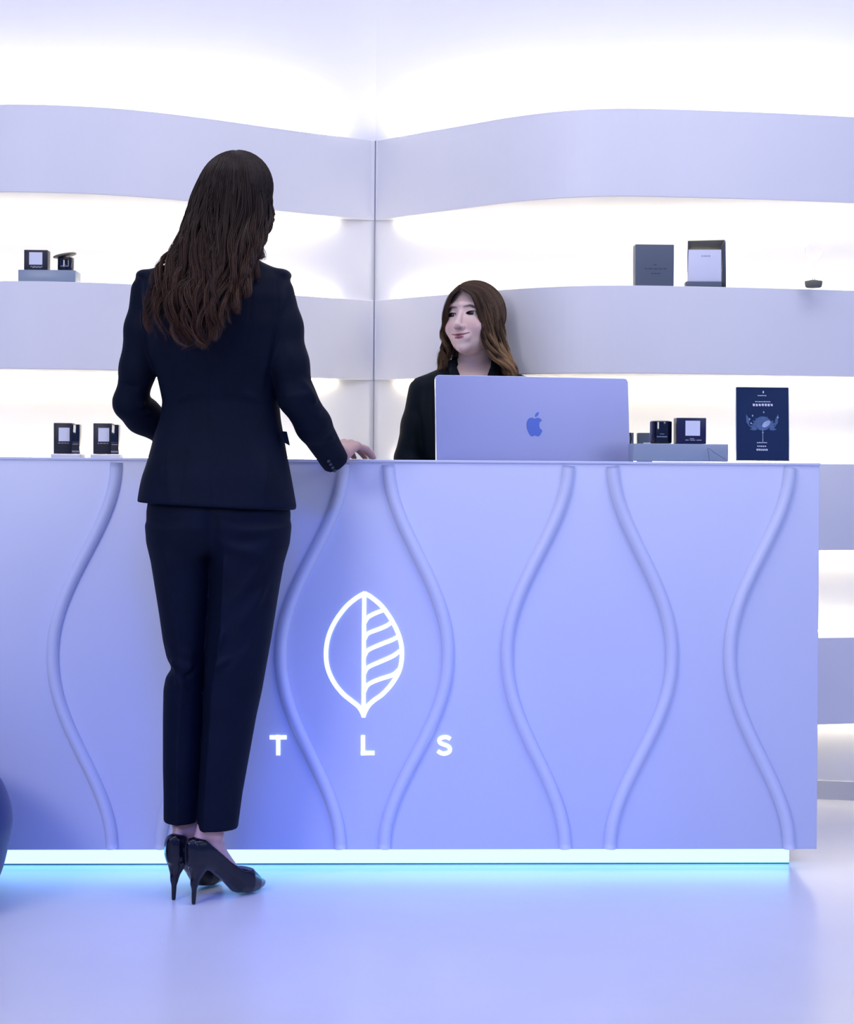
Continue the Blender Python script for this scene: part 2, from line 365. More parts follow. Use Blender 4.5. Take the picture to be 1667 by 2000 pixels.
# ------------------------------------------------------------------ small goods
def lines_print(mb, c, w, rows, hh, Rr, dens=7, seed=1):
    r_ = random.Random(seed)
    for i, (zo, ww) in enumerate(rows):
        n = max(2, int(dens*ww/w)); x = -ww/2
        while x < ww/2:
            l = ww/n*r_.uniform(.5, .9); mb.box(np.array(c)+Rr@np.array([x+l/2, 0, zo]), (l, .0006, hh), Rr); x += l+ww/n*.22
def labelled_box(name, c, w, d, h, yaw, m, label, cat, group=None, lab=(.6, .6, .08), rows=((-.34, .45),), seed=1):
    Rr = Rz(yaw); t = empty(name, tuple(c), label, cat, group); c = np.array(c)
    bevel(MB().box(c+np.array([0, 0, h/2]), (w, d, h), Rr).build('carton', m, t), .0012)
    fr = c+Rr@np.array([0, -d/2-.0003, h/2])
    if lab:
        MB().box(fr+Rr@np.array([lab[3]*w if len(lab) > 3 else 0, 0, lab[2]*h]), (lab[0]*w, .0008, lab[1]*h), Rr).build('paper_label', M['label'], t)
    if rows:
        mb = MB(); lines_print(mb, fr, w, [(a*h, b*w) for a, b in rows], .0022, Rr, 7, seed); mb.build('printed_line', M['print'], t)
    return t
def jar_thing(name, c, r, h, label, lid=None, group=None):
    t = empty(name, tuple(c), label, 'jar', group); c = np.array(c)
    MB().lathe(c, [(r*.9, 0), (r*.99, .002), (r, .005), (r, h-.004), (r*.97, h-.001), (r*.9, h), (r*.86, h-.003), (r*.86, h*.7), (0.001, h*.7)]).build('glass_jar', M['jar'], t, True)
    mb = MB(); r_ = random.Random(3)
    for zz_, wd in ((.30, 1.0), (.42, .4)):
        for i in range(7):
            a = -math.pi/2+(i-3)*wd*.14; mb.box(c+np.array([math.cos(a)*(r+.0002), math.sin(a)*(r+.0002), zz_*h]), (r*.09*wd, .0006, .0028 if wd > .5 else .0016), Rz(a+math.pi/2))
    mb.build('printed_line', M['print'], t)
    if lid:
        a, off = lid; Rl = Ry(a); mb = MB().lathe((0, 0, 0), [(r*1.35, 0), (r*1.42, .001), (r*1.42, .004), (r*1.35, .005)])
        o_ = mk('lid', [Rl@np.array(p)+c+np.array(off) for p in mb.v], mb.f, M['greyin'], t, False)
        o_['label'] = 'thin grey lid resting tilted on the rim'
    return t
# upper left shelf
zs2 = H+2*S
def on_shelf(px, py, D, z):  p = W(px, py, D); return (p[0], p[1], z)
p = on_shelf(97, 545, 5.255, zs2); t = MB().box(np.array(p)+np.array([0, 0, .0195]), (.171, .09, .037), Rz(.02)).build('display_block', M['riser']); bevel(t, .0015)
setp(t, 'blue grey display block on the upper left shelf carrying a box and a jar', 'display block')
labelled_box('scent_box', (on_shelf(72, 500, 5.24, 0)[0], 5.245, zs2+.039), .070, .045, .060, .03, M['blackbox'], 'dark grey box with white square label on the upper left shelf block', 'box', lab=(.56, .62, .07, 0), rows=((-.33, .45), (-.38, .3)))
jar_thing('candle_jar', (on_shelf(128, 500, 5.24, 0)[0], 5.245, zs2+.039), .0245, .040, 'small black jar with its lid tilted on top, upper left shelf', lid=(-.20, (-.003, 0, .0440)))
# lower left shelf: two pairs of boxes
zs0 = H
for i, (xa, xb) in enumerate(((107, 157), (184, 233))):
    D = 5.20
    sid = ('leftmost', 'beside the elbow of the standing woman')[i]
    c = on_shelf((xa+xa+34)/2+1, 880, D+.012, 0)
    pl = MB().box((on_shelf((xa+xb)/2, 880, D, 0)[0], D+.005, zs0+.0065), (.086, .085, .011), Rz(.02)).build('shelf_tray', M['label']); bevel(pl, .001)
    setp(pl, 'thin white tray under the boxes, '+('the tray nearer the left edge' if i == 0 else 'the tray nearer the standing woman'), 'tray')
    labelled_box('scent_box', (c[0], D+.014, zs0+.0125), .054, .05, .092, .02, M['blackbox'], ('black box with white square label at the far left, lower shelf', 'black box with white square label on the lower shelf near the woman\'s left elbow')[i], 'box', lab=(.60, .44, .13, .08), rows=((-.15, .5),), seed=i)
    c = on_shelf(xb-8, 880, D-.01, 0)
    labelled_box('candle_carton', (c[0], D-.006, zs0+.0125), .0235, .04, .088, .02, M['jar'], ('narrow glossy black carton right of the far left box, lower shelf', 'narrow glossy black carton right of the box near the woman\'s left elbow')[i], 'box', lab=None, rows=((-.17, .7), (-.40, .85), (-.43, .8)), seed=i+5)
# upper right shelf
p = on_shelf(1275, 553, 5.235, zs2)
t = empty('gift_box', p, 'slate grey closed gift box with faint print on the upper right shelf', 'box'); p = np.array(p)
bevel(MB().box(p+np.array([0, 0, .064]), (.1155, .05, .127), Rz(.03)).build('carton', M['greybox'], t), .0012)
mb = MB(); lines_print(mb, p+Rz(.03)@np.array([0, -.0253, .055]), .1, [(0, .06), (-.014, .02), (.012, .008)], .003, Rz(.03), 8); mb.build('printed_line', M['faint'], t)
p = np.array(on_shelf(1374, 551, 5.235, zs2)); t = empty('open_gift_box', tuple(p), 'opened grey gift box showing its white inner card on the upper right shelf', 'box')
Rr = Rz(-.05)
def pb(c, d, R2=Rr): return MB().box(p+Rr@np.array(c), d, R2)
bevel(pb((-.003, 0, .009), (.106, .05, .0175)).build('base', M['greybox'], t), .001)
bevel(pb((0, -.004, .066), (.098, .03, .096)).build('inner_card', M['label'], t), .001)
mb = MB(); lines_print(mb, p+Rr@np.array([0, -.0195, .095]), .1, [(0, .02)], .004, Rr, 3); mb.build('printed_line', mat('pale_print', (.45, .48, .58), .6, noise=.1), t)
mb = MB()
q = [(-.052, -.03, .137), (.058, -.03, .140), (.050, .022, .118), (-.044, .022, .118)]
vv = [p+Rr@np.array(a) for a in q]; vv += [a+np.array([0, 0, .002]) for a in vv]; mb.add(vv, [[0, 1, 2, 3], [7, 6, 5, 4], [0, 4, 5, 1], [1, 5, 6, 2], [2, 6, 7, 3], [3, 7, 4, 0]])
mb.build('lid', M['greyin'], t)['label'] = 'olive grey inside of the raised lid'
for sx, q in ((1, [(.058, -.03, .139), (.066, .01, .002), (.054, .024, .002), (.050, .022, .118)]), (-1, [(-.052, -.03, .136), (-.050, .0, .05), (-.047, .02, .04), (-.045, .022, .118)])):
    mb = MB(); vv = [p+Rr@np.array(a) for a in q]; vv += [a+np.array([.002, 0, 0]) for a in vv]; mb.add(vv, [[0, 1, 2, 3], [7, 6, 5, 4], [0, 4, 5, 1], [1, 5, 6, 2], [2, 6, 7, 3], [3, 7, 4, 0]])
    mb.build('lid_side', M['greybox'], t)
p = np.array(on_shelf(1588, 553, 5.19, zs2)); t = empty('incense_dish', tuple(p), 'tiny round dark dish on the right end of the upper right shelf', 'dish')
MB().lathe(p, [(.020, 0), (.024, .002), (.0265, .016), (.026, .019), (.023, .019), (.022, .015), (.001, .015)]).build('bowl', M['greyin'], t, True)
MB().lathe(p+np.array([0, 0, .0152]), [(.021, 0), (.02, .003), (.012, .007), (.001, .008)]).build('dark_filling', M['blackbox'], t, True)
t = MB().lathe(p+np.array([0, 0, .0235]), [(.004, 0), (.003, .02), (.0028, .05), (.012, .06), (.023, .075), (.026, .09), (.022, .105), (.012, .113), (.001, .115)]).build('glass_bulb', M['glass'], None, True)
setp(t, 'clear glass bulb on a thin stem standing in the tiny dark dish', 'glass')
# on the counter top, right
tt, _ = onface(1323, 890); dpt = .13
def ctp(px, depth, z=ZT+.0005):
    t_, _ = onface(px, 890); return at(t_, depth, z)
def fixx(px, D, z, py=890): w = W(px, py, D); return np.array([w[0], D, z])
Db = 4.60
t = MB().box(fixx(1323, Db+.045, ZT+.0008+.0235), (.252, .09, .047), Rc).build('display_block', M['riser']); bevel(t, .0015)
setp(t, 'blue grey display block on the counter top carrying a jar and a navy box', 'display block')
zb = ZT+.0015+.047
jar_thing('candle_jar', fixx(1289.5, Db+.045, zb), .0292, .0605, 'black glass candle jar on the counter display block')
labelled_box('scent_box', fixx(1346, Db+.04, zb), .078, .05, .0685, ang, M['navybox'], 'navy box with white square label on the counter display block', 'box', lab=(.50, .58, .10, .04), rows=((-.36, .42), (-.30, .12)))
# wire clip leaning on the block
w0 = fixx(1383, Db-.012, ZT+.003); mb = MB()
pts = spline([w0+np.array([.002, 0, 0]), w0+np.array([0, 0, .02]), w0+np.array([-.003, .002, .031]), w0+np.array([.003, .001, .032]), w0+np.array([.02, -.003, .019]), w0+np.array([.045, -.006, .004])], 30)
t = mb.tube(pts, .0007, 6).build('wire_clip', mat('dull_wire', (.10, .13, .18), .4, metal=.3, noise=.05), None, True); setp(t, 'thin bent wire clip in front of the counter display block', 'clip')
# cable down the side of the computer
w0 = W(1226, 842, 4.80); mb = MB(); pts = spline([W(1230, 845, 4.93), W(1232, 858, 4.93), W(1229, 870, 4.93), W(1231, 884, 4.93), W(1230, 900, 4.93), W(1230, 960, 4.93), W(1230, 1050, 4.93)], 40)
pts[:, 2] = np.maximum(pts[:, 2], .8235)
t = mb.tube(pts, .0022, 8).build('cable', M['blackbox'], None, True); setp(t, 'dark cable hanging beside the right edge of the computer', 'cable')
# two boxes on the shelf behind
for i, (xa, xb, lb) in enumerate(((1214, 1235, None), (1244, 1272, (.62, .30, .02, .16)))):
    D = 5.22; c = W((xa+xb)/2, 890, D)
    labelled_box('scent_box', (c[0], D, zs0+.0008), (xb-xa)/FPX*D, .045, .0875, 0, M['greybox'], ('grey box behind the computer edge on the lower right shelf', 'grey box with white label behind the black jar, lower right shelf')[i], 'box', lab=lb, rows=None)
# poster
pc = fixx(1488.5, 4.60, ZT+.0008); t = empty('poster_stand', tuple(pc), 'dark blue flower poster in a clear stand on the counter top', 'poster')
Rp = Rz(ang)@Rx(-.06); pw, ph = .139, .196
def pp(x, y, z): return pc+Rp@np.array([x, y, z])
MB().box(pp(0, 0, ph/2+.003), (pw, .003, ph-.002), Rp).build('print_sheet', M['poster'], t)
mb = MB(); mb.box(pp(0, -.003, ph/2+.002), (pw+.003, .002, ph+.003), Rp)
MB().box(pc+Rz(ang)@np.array([0, .012, .0015]), (pw+.004, .06, .003), Rz(ang)).build('stand_foot', M['glass'], t)
mb = MB()
for sx in (-1, 1): mb.box(pp(sx*(pw/2+.0006), -.001, ph/2+.002), (.0012, .006, ph), Rp)
mb.box(pp(0, -.001, ph+.0025), (pw, .006, .0012), Rp); mb.build('frame_edge', M['riser'], t)
def pxp(px, py):   # poster coordinates from picture coordinates
    return ((px-1488.5)/103*pw, ph-(py-751)/146*ph+.002)
def flat(mb, outline, off=-.0022):
    v, f = extrude_poly([pxp(*q) for q in outline][::-1], pc+Rp@np.array([0, off, 0]), Rp@np.array([1., 0, 0]), Rp@np.array([0, 0, 1.]), Rp@np.array([0, 1., 0]), .0006); mb.add(v, f)
mbp = MB(); 
for i in range(13):
    a = math.radians(-190+200*i/12); cxp, cyp = 1490, 830
    r0, r1 = 13, 27+2*math.sin(i*2.1)
    ca, sa = math.cos(a), math.sin(a); n1 = (-sa, ca)
    flat(mbp, [(cxp+ca*r0+n1[0]*4, cyp+sa*r0*.75+n1[1]*3), (cxp+ca*(r0+r1)/2+n1[0]*3.4, cyp+sa*(r0+r1)/2*.8+n1[1]*3), (cxp+ca*r1, cyp+sa*r1*.8), (cxp+ca*(r0+r1)/2-n1[0]*3.4, cyp+sa*(r0+r1)/2*.8-n1[1]*3), (cxp+ca*r0-n1[0]*4, cyp+sa*r0*.75-n1[1]*3)], -.0018-.0001*(i % 3))
flat(mbp, [(1489+16*math.cos(a), 822+14*math.sin(a)) for a in np.linspace(0, 2*math.pi, 24, endpoint=False)], -.0021)
for s_ in (-1, 1):
    for j in range(2): flat(mbp, [(1488+s_*24, 830-j*8), (1488+s_*31, 820-j*9), (1488+s_*32, 806-j*3), (1488+s_*27, 818-j*7)], -.0022-.0001*j)
mbp.build('flower_petals', M['petal'], t)
mbp = MB(); flat(mbp, [(1496+8*math.cos(a)*1.0-2*math.sin(a), 823+6.5*math.sin(a)-2*math.cos(a)) for a in np.linspace(0, 2*math.pi, 24, endpoint=False)], -.0030)
mbp.build('flower_bud', M['petal2'], t); mbp = MB()
for q in ((1463, 814), (1469, 807), (1466, 822), (1491, 800), (1519, 810), (1489, 840)): mbp = MB(); flat(mbp, [(q[0]-1.6, q[1]), (q[0], q[1]-2.6), (q[0]+1.8, q[1]), (q[0], q[1]+2)], -.0028); mbp.build('petal_highlight', M['petal2'], t)
mbp = MB()
flat(mbp, [(1488.6, 832), (1489.4, 832), (1489.6, 858), (1488.4, 858)], -.0027); mbp.build('flower_stem', M['petal2'], t)
mbp = MB()
def prow(x0, x1, y, hh, n):
    st = (x1-x0)/n
    for i in range(n):
        x = x0+i*st; flat(mbp, [(x+.1*st, y-hh/2), (x+.82*st, y-hh/2+random.uniform(0, hh*.3)), (x+.78*st, y+hh/2), (x+.15*st, y+hh/2-random.uniform(0, hh*.3))], -.0026)
prow(1469, 1510, 785.5, 5, 7); prow(1474, 1505, 779, 1.8, 9); prow(1477, 1498, 860, 2, 6); prow(1477.5, 1496, 867, 2.6, 5); prow(1476, 1499, 874, 4, 6); prow(1479, 1497, 767, 2, 5)
flat(mbp, [(1490.5, 757), (1492, 760), (1490.5, 763), (1489, 760)], -.0026)
mbp.build('printed_line', M['label'], t)
# ------------------------------------------------------------------ implicit-surface modelling of the figures
def v3(*a): return np.array(a, float)
def smin(a, b, k):
    h = np.clip(.5+.5*(b-a)/k, 0, 1); return b+(a-b)*h-k*h*(1-h)
def smax(a, b, k): return -smin(-a, -b, k)
def cone(P, a, b, ra, rb):
    a = np.asarray(a, float); b = np.asarray(b, float); ab = b-a; L2 = ab@ab
    h = np.clip(((P-a)@ab)/L2, 0, 1); return np.linalg.norm(P-a-h[:, None]*ab, axis=1)-(ra+(rb-ra)*h)
def chain(P, pts, rs, k=.006):
    d = None
    for i in range(len(pts)-1):
        e_ = cone(P, pts[i], pts[i+1], rs[i], rs[i+1]); d = e_ if d is None else smin(d, e_, k)
    return d
def ell(P, c, r, R=None):
    q = P-np.asarray(c, float)
    if R is not None: q = q@R
    r = np.asarray(r, float); k0 = np.linalg.norm(q/r, axis=1); k1 = np.linalg.norm(q/(r*r), axis=1)
    return k0*(k0-1)/np.maximum(k1, 1e-9)
def zloft(P, rings, n=2.2, cap=.01, grow=0.0):
    """rings: (z, cx, cy, a, b)"""
    r = np.array(sorted(rings)); z = P[:, 2]; zc = np.clip(z, r[0, 0], r[-1, 0])
    zz_ = np.linspace(r[0, 0], r[-1, 0], 200); out = []
    for j in range(1, 5):
        # smooth interpolation (monotone enough): cubic through spline of samples
        t = np.interp(zz_, r[:, 0], r[:, j]); kk = np.ones(5)/5; tp = np.pad(t, 2, mode='edge'); t = np.convolve(tp, kk, 'valid')
        out.append(np.interp(zc, zz_, t))
    x = P[:, 0]-out[0]; y = P[:, 1]-out[1]; a = out[2]+grow; b = out[3]+grow
    k = (np.abs(x/a)**n+np.abs(y/b)**n)**(1/n); l = np.hypot(x, y)
    d = np.where(k > 1e-6, l*(1-1/np.maximum(k, 1e-6)), -np.minimum(a, b)); d = np.maximum(d, -np.minimum(a, b))
    dz = np.maximum(r[0, 0]-z, z-r[-1, 0])-grow
    return smax(d, dz, cap)
def ring(py, xl, xr, D, b):
    w = W((xl+xr)/2, py, D); return (w[2], w[0], w[1], (xr-xl)/2/FPX*D, b)
def polygonize(fn, lo, hi, h):
    lo = np.array(lo, float); hi = np.array(hi, float); B = 8
    nb = np.ceil((hi-lo)/(h*B)).astype(int); n = nb*B
    bc = np.stack(np.meshgrid(*[np.arange(k) for k in nb], indexing='ij'), -1).reshape(-1, 3)
    d = fn(lo+(bc*B+B/2-.5)*h); act = np.abs(d) < h*B*1.25+.006
    vol = np.zeros(n, np.float32)
    v8 = np.where(d < 0, -1., 1.).reshape(nb); vol[:] = np.repeat(np.repeat(np.repeat(v8, B, 0), B, 1), B, 2)
    loc = np.stack(np.meshgrid(*[np.arange(B)]*3, indexing='ij'), -1).reshape(-1, 3)
    idx = (bc[act][:, None]*B+loc[None]).reshape(-1, 3)
    val = np.empty(len(idx), np.float32)
    for i in range(0, len(idx), 400000): val[i:i+400000] = fn(lo+idx[i:i+400000]*h)
    vol[idx[:, 0], idx[:, 1], idx[:, 2]] = val
    ins = vol < 0; cs_ = np.zeros(np.array(n)-1, np.int8)
    offs = [(i, j, k) for i in (0, 1) for j in (0, 1) for k in (0, 1)]
    def sl(o): return tuple(slice(o[i], n[i]-1+o[i]) for i in range(3))
    for o in offs: cs_ += ins[sl(o)]
    cells = np.argwhere((cs_ > 0) & (cs_ < 8)); cid = -np.ones(cs_.shape, np.int64); cid[tuple(cells.T)] = np.arange(len(cells))
    cv = np.stack([vol[cells[:, 0]+o[0], cells[:, 1]+o[1], cells[:, 2]+o[2]] for o in offs], 1)
    acc = np.zeros((len(cells), 3)); cnt_ = np.zeros(len(cells)); oa = np.array(offs, float)
    for a in range(8):
        for b in range(a+1, 8):
            if np.abs(oa[a]-oa[b]).sum() != 1: continue
            m = (cv[:, a] < 0) != (cv[:, b] < 0); t = cv[m, a]/(cv[m, a]-cv[m, b])
            acc[m] += oa[a]+(oa[b]-oa[a])*t[:, None]; cnt_[m] += 1
    V = lo+(cells+acc/cnt_[:, None])*h; F = []
    for ax in range(3):
        s0 = [slice(1, n[i]-1) for i in range(3)]; s0[ax] = slice(0, n[ax]-1); s1 = list(s0); s1[ax] = slice(1, n[ax])
        A, Bm = ins[tuple(s0)], ins[tuple(s1)]; e_ = np.argwhere(A != Bm)
        if not len(e_): continue
        sg = A[tuple(e_.T)]; g = e_+np.array([1 if i != ax else 0 for i in range(3)])
        u, w = [(1, 2), (2, 0), (0, 1)][ax]
        def c(du, dw): q = g.copy(); q[:, u] -= du; q[:, w] -= dw; return cid[tuple(q.T)]
        q = np.stack([c(1, 1), c(0, 1), c(0, 0), c(1, 0)], 1); q[~sg] = q[~sg][:, ::-1]; F.append(q)
    F = np.concatenate(F); F = F[(F >= 0).all(1)]
    return V, F
def sdfmesh(name, fn, lo, hi, h, m, parent, col=None):
    V, F = polygonize(fn, lo, hi, h)
    return mk(name, V, F, m, parent, True, col=None if col is None else col(V))

# ---- hand: returns an sdf of P for a hand with wrist at Wp, pointing f, thumb side t, up u
def hand_fn(Wp, f, t, u, curl, k=1.0, tip_spread=0.0, palm_pitch=0.0, root=.028, fdir=None):
    f = f/np.linalg.norm(f); t = t-(t@f)*f; t /= np.linalg.norm(t); u_ = np.cross(t, f); u_ = u_ if u_@u > 0 else -u_
    segs = []; palm = []; c_, s_ = math.cos(palm_pitch), math.sin(palm_pitch)
    pf, pu = f*c_+u_*s_, u_*c_-f*s_
    lat = [.029, .0100, -.0095, -.0275]; fwd = [.084, .087, .083, .076]; ln = [(.040, .024, .019), (.044, .027, .020), (.041, .025, .019), (.032, .019, .016)]
    rd = [.0085, .0088, .0083, .0074]
    for i in range(4):
        mcp = Wp+(pf*fwd[i]+t*lat[i]+pu*(.002 if i in (1, 2) else -.001))*k
        palm.append((Wp+t*lat[i]*.55*k, mcp, .0155*k, .0105*k))
        d0 = fdir if fdir is not None else f
        d = (d0+t*(lat[i]*6*tip_spread)); d = d/np.linalg.norm(d); p = mcp; ang_ = palm_pitch*0+curl[i][0]; pts = [p]; 
        for j in range(3):
            if j: ang_ += curl[i][j]
            dd = d*math.cos(ang_)-u_*math.sin(ang_); p = p+dd*ln[i][j]*k; pts.append(p)
        segs.append((pts, [rd[i]*1.12*k, rd[i]*k, rd[i]*.9*k, rd[i]*.72*k]))
    th = [Wp+(pf*.018+t*.018)*k, Wp+(pf*.050+t*.042-u_*.006)*k, Wp+(pf*.078+t*.055-u_*.012)*k, Wp+(pf*.102+t*.058-u_*.016)*k]
    def fn(P):
        d = None
        for a, b, ra, rb in palm: e_ = cone(P, a, b, ra, rb); d = e_ if d is None else smin(d, e_, .012*k)
        d = smin(d, cone(P, Wp-f*root, Wp+f*.02*k, .0225*k, .021*k), .015)
        for pts, rs in segs: d = smin(d, chain(P, pts, rs, .003), .004)
        return smin(d, chain(P, th, [.0150*k, .0115*k, .0098*k, .0078*k], .004), .009)
    return fn, segs
def nails(segs, th_, u, mbn):
    pass

# ---- head in a local frame (a: to the viewer's right of the face, f: forward, u: up)
class Head:
    def __init__(s, O, yaw, pitch, roll, k=1.0, smile=1.0):
        # yaw about Z (0 looks at the camera, positive towards picture left), pitch up, roll
        R = Rz(-yaw)@Rx(-pitch)@Ry(roll)
        s.a = R@v3(1, 0, 0); s.f = R@v3(0, -1, 0); s.u = R@v3(0, 0, 1); s.O = np.array(O, float); s.k = k; s.smile = smile
    def loc(s, P): q = (P-s.O)/s.k; return np.stack([q@s.a, q@s.f, q@s.u], 1)
    def w(s, a, f, u): return s.O+(s.a*a+s.f*f+s.u*u)*s.k
    def sdf(s, P):
        Q = s.loc(P); Q[:, 0] = Q[:, 0]; A = np.abs(Q[:, 0]); Qs = np.stack([A, Q[:, 1], Q[:, 2]], 1)
        d = ell(Qs, (0, -.018, .030), (.0735, .090, .082))
        d = smin(d, ell(Qs, (0, .018, -.018), (.0620, .066, .078)), .022)
        d = smin(d, ell(Qs, (0, .025, -.064), (.0425, .047, .036)), .020)
        d = smin(d, ell(Qs, (.030, .055, -.034), (.026, .025, .024)), .016)          # cheeks
        d = smin(d, ell(Qs, (0, .064, -.0940), (.015, .014, .014)), .024)             # chin
        d = smin(d, cone(Qs, (0, .079, .026), (.040, .066, .024), .010, .008), .014)  # brow
        d = smax(d, -ell(Qs, (.0305, .092, .001), (.019, .0165, .0135)), .010)        # eye hollows
        # lids over the eyeball with an almond opening
        lid = np.linalg.norm(Qs-v3(.0300, .0640, 0), axis=1)-.0140
        op = ell(Qs, (.0306, .078, -.0002), (.0142, .022, .0056))
        d = smin(d, lid, .004); d = smax(d, -op, .0012)
        # nose
        n_ = cone(Qs, (0, .0785, .008), (0, .0985, -.034), .0065, .0085)
        n_ = smin(n_, ell(Qs, (0, .0985, -.0375), (.0095, .0105, .0085)), .006)
        n_ = smin(n_, ell(Qs, (.0115, .0895, -.0405), (.0065, .0085, .0065)), .005)
        d = smin(d, n_, .007)
        d = smax(d, -cone(Qs, (.0062, .094, -.0475), (.006, .090, -.040), .0028, .0018), .002)
        # mouth
        d = smin(d, ell(Qs, (0, .0745, -.066), (.027, .012, .016)), .012)
        z = s.smile*.0080
        d = smin(d, chain(Qs, [v3(0, .0880, -.0625), v3(.011, .0850, -.0628), v3(.0245, .0772, -.0650+z)], [.0030, .0028, .0012], .003), .003)
        d = smin(d, chain(Qs, [v3(0, .0868, -.0700), v3(.010, .0842, -.0690), v3(.0225, .0775, -.0662+z)], [.0034, .0030, .0008], .003), .003)
        d = smax(d, -chain(Qs, [v3(0, .0935, -.0662), v3(.012, .0900, -.0656), v3(.0265, .0790, -.0645+z)], [.0011, .0011, .0014], .001), .0015)
        d = smin(d, ell(Qs, (.0680, -.008, -.006), (.006, .015, .026)), .005)          # ears
        return d*s.k
    def color(s, V, base):
        Q = s.loc(V); A = np.abs(Q[:, 0]); Qs = np.stack([A, Q[:, 1], Q[:, 2]], 1); c = np.tile(np.array(base, float), (len(V), 1))
        z = s.smile*.0080
        dl = np.minimum(chain(Qs, [v3(0, .0880, -.0625), v3(.011, .0850, -.0628), v3(.0245, .0772, -.0650+z)], [.0030, .0028, .0012], .001),
                        chain(Qs, [v3(0, .0868, -.0700), v3(.010, .0842, -.0690), v3(.0225, .0775, -.0662+z)], [.0034, .0030, .0008], .001))
        m = np.clip((.0014-dl)/.0010, 0, 1)[:, None]*(Q[:, 1] > .07)[:, None]; c = c*(1-m)+np.array([.34, .085, .12])*m
        dm = chain(Qs, [v3(0, .0905, -.0662), v3(.012, .0865, -.0656), v3(.0265, .0780, -.0645+z)], [.0008, .0008, .0010], .001)
        m = np.clip((.0034-dm)/.0016, 0, 1)[:, None]*.75*(np.abs(Q[:, 2]+.0650-z*np.clip(A/.0265, 0, 1)**2*.9) < .0014)[:, None]; c = c*(1-m)+np.array([.10, .03, .045])*m
        db = chain(Qs, [v3(.013, .088, .0160), v3(.029, .082, .0195), v3(.044, .066, .0155)], [.0026, .0026, .0008], .001)
        m = np.clip((.0035-db)/.0030, 0, 1)[:, None]*.88; c = c*(1-m)+np.array([.05, .028, .022])*m
        op = ell(Qs, (.0306, .078, -.0002), (.0142, .022, .0056))
        up = (Q[:, 2] > -.0022) | (A > .043)
        m = (np.clip((.0021-op)/.0012, 0, 1)*np.where(up, 1, .45))[:, None]*(Q[:, 1] > .055)[:, None]; c = c*(1-m)+np.array([.016, .010, .010])*m
        ch = np.exp(-(((A-.040)/.018)**2+((Q[:, 2]+.032)/.018)**2))[:, None]*(Q[:, 1] > .03)[:, None]*.35; c = c*(1-ch)+np.array([.66, .26, .25])*ch
        return c
    def eyes(s, parent, gaze):
        g = s.a*gaze[0]+s.f*1.0+s.u*gaze[1]; g /= np.linalg.norm(g)
        for sx in (-1, 1):
            c = s.w(sx*.0300, .0640, 0); n, m_ = 28, 20
            # sphere with its pole along the gaze
            x = np.cross(g, [0, 0, 1.]); x /= np.linalg.norm(x); y = np.cross(x, g); V = [c+g*.0126*s.k]; F = []
            for i in range(1, m_):
                t = math.pi*i/m_; r = .0126*s.k
                for j in range(n): q = 2*math.pi*j/n; V.append(c+g*math.cos(t)*r+(x*math.cos(q)+y*math.sin(q))*math.sin(t)*r)
            F = [[0, 1+j, 1+(j+1) % n] for j in range(n)]
            for i in range(m_-2): F += [[1+i*n+j, 1+(i+1)*n+j, 1+(i+1)*n+(j+1) % n, 1+i*n+(j+1) % n] for j in range(n)]
            o = mk('eye', V, F, [M['eye_w'], M['eye_i']], parent, True)
            for p in o.data.polygons:
                if max(p.vertices) <= 5*n: p.material_index = 1
            o['label'] = 'brown eye looking up to the left' if parent.name.startswith('person') else 'eye'

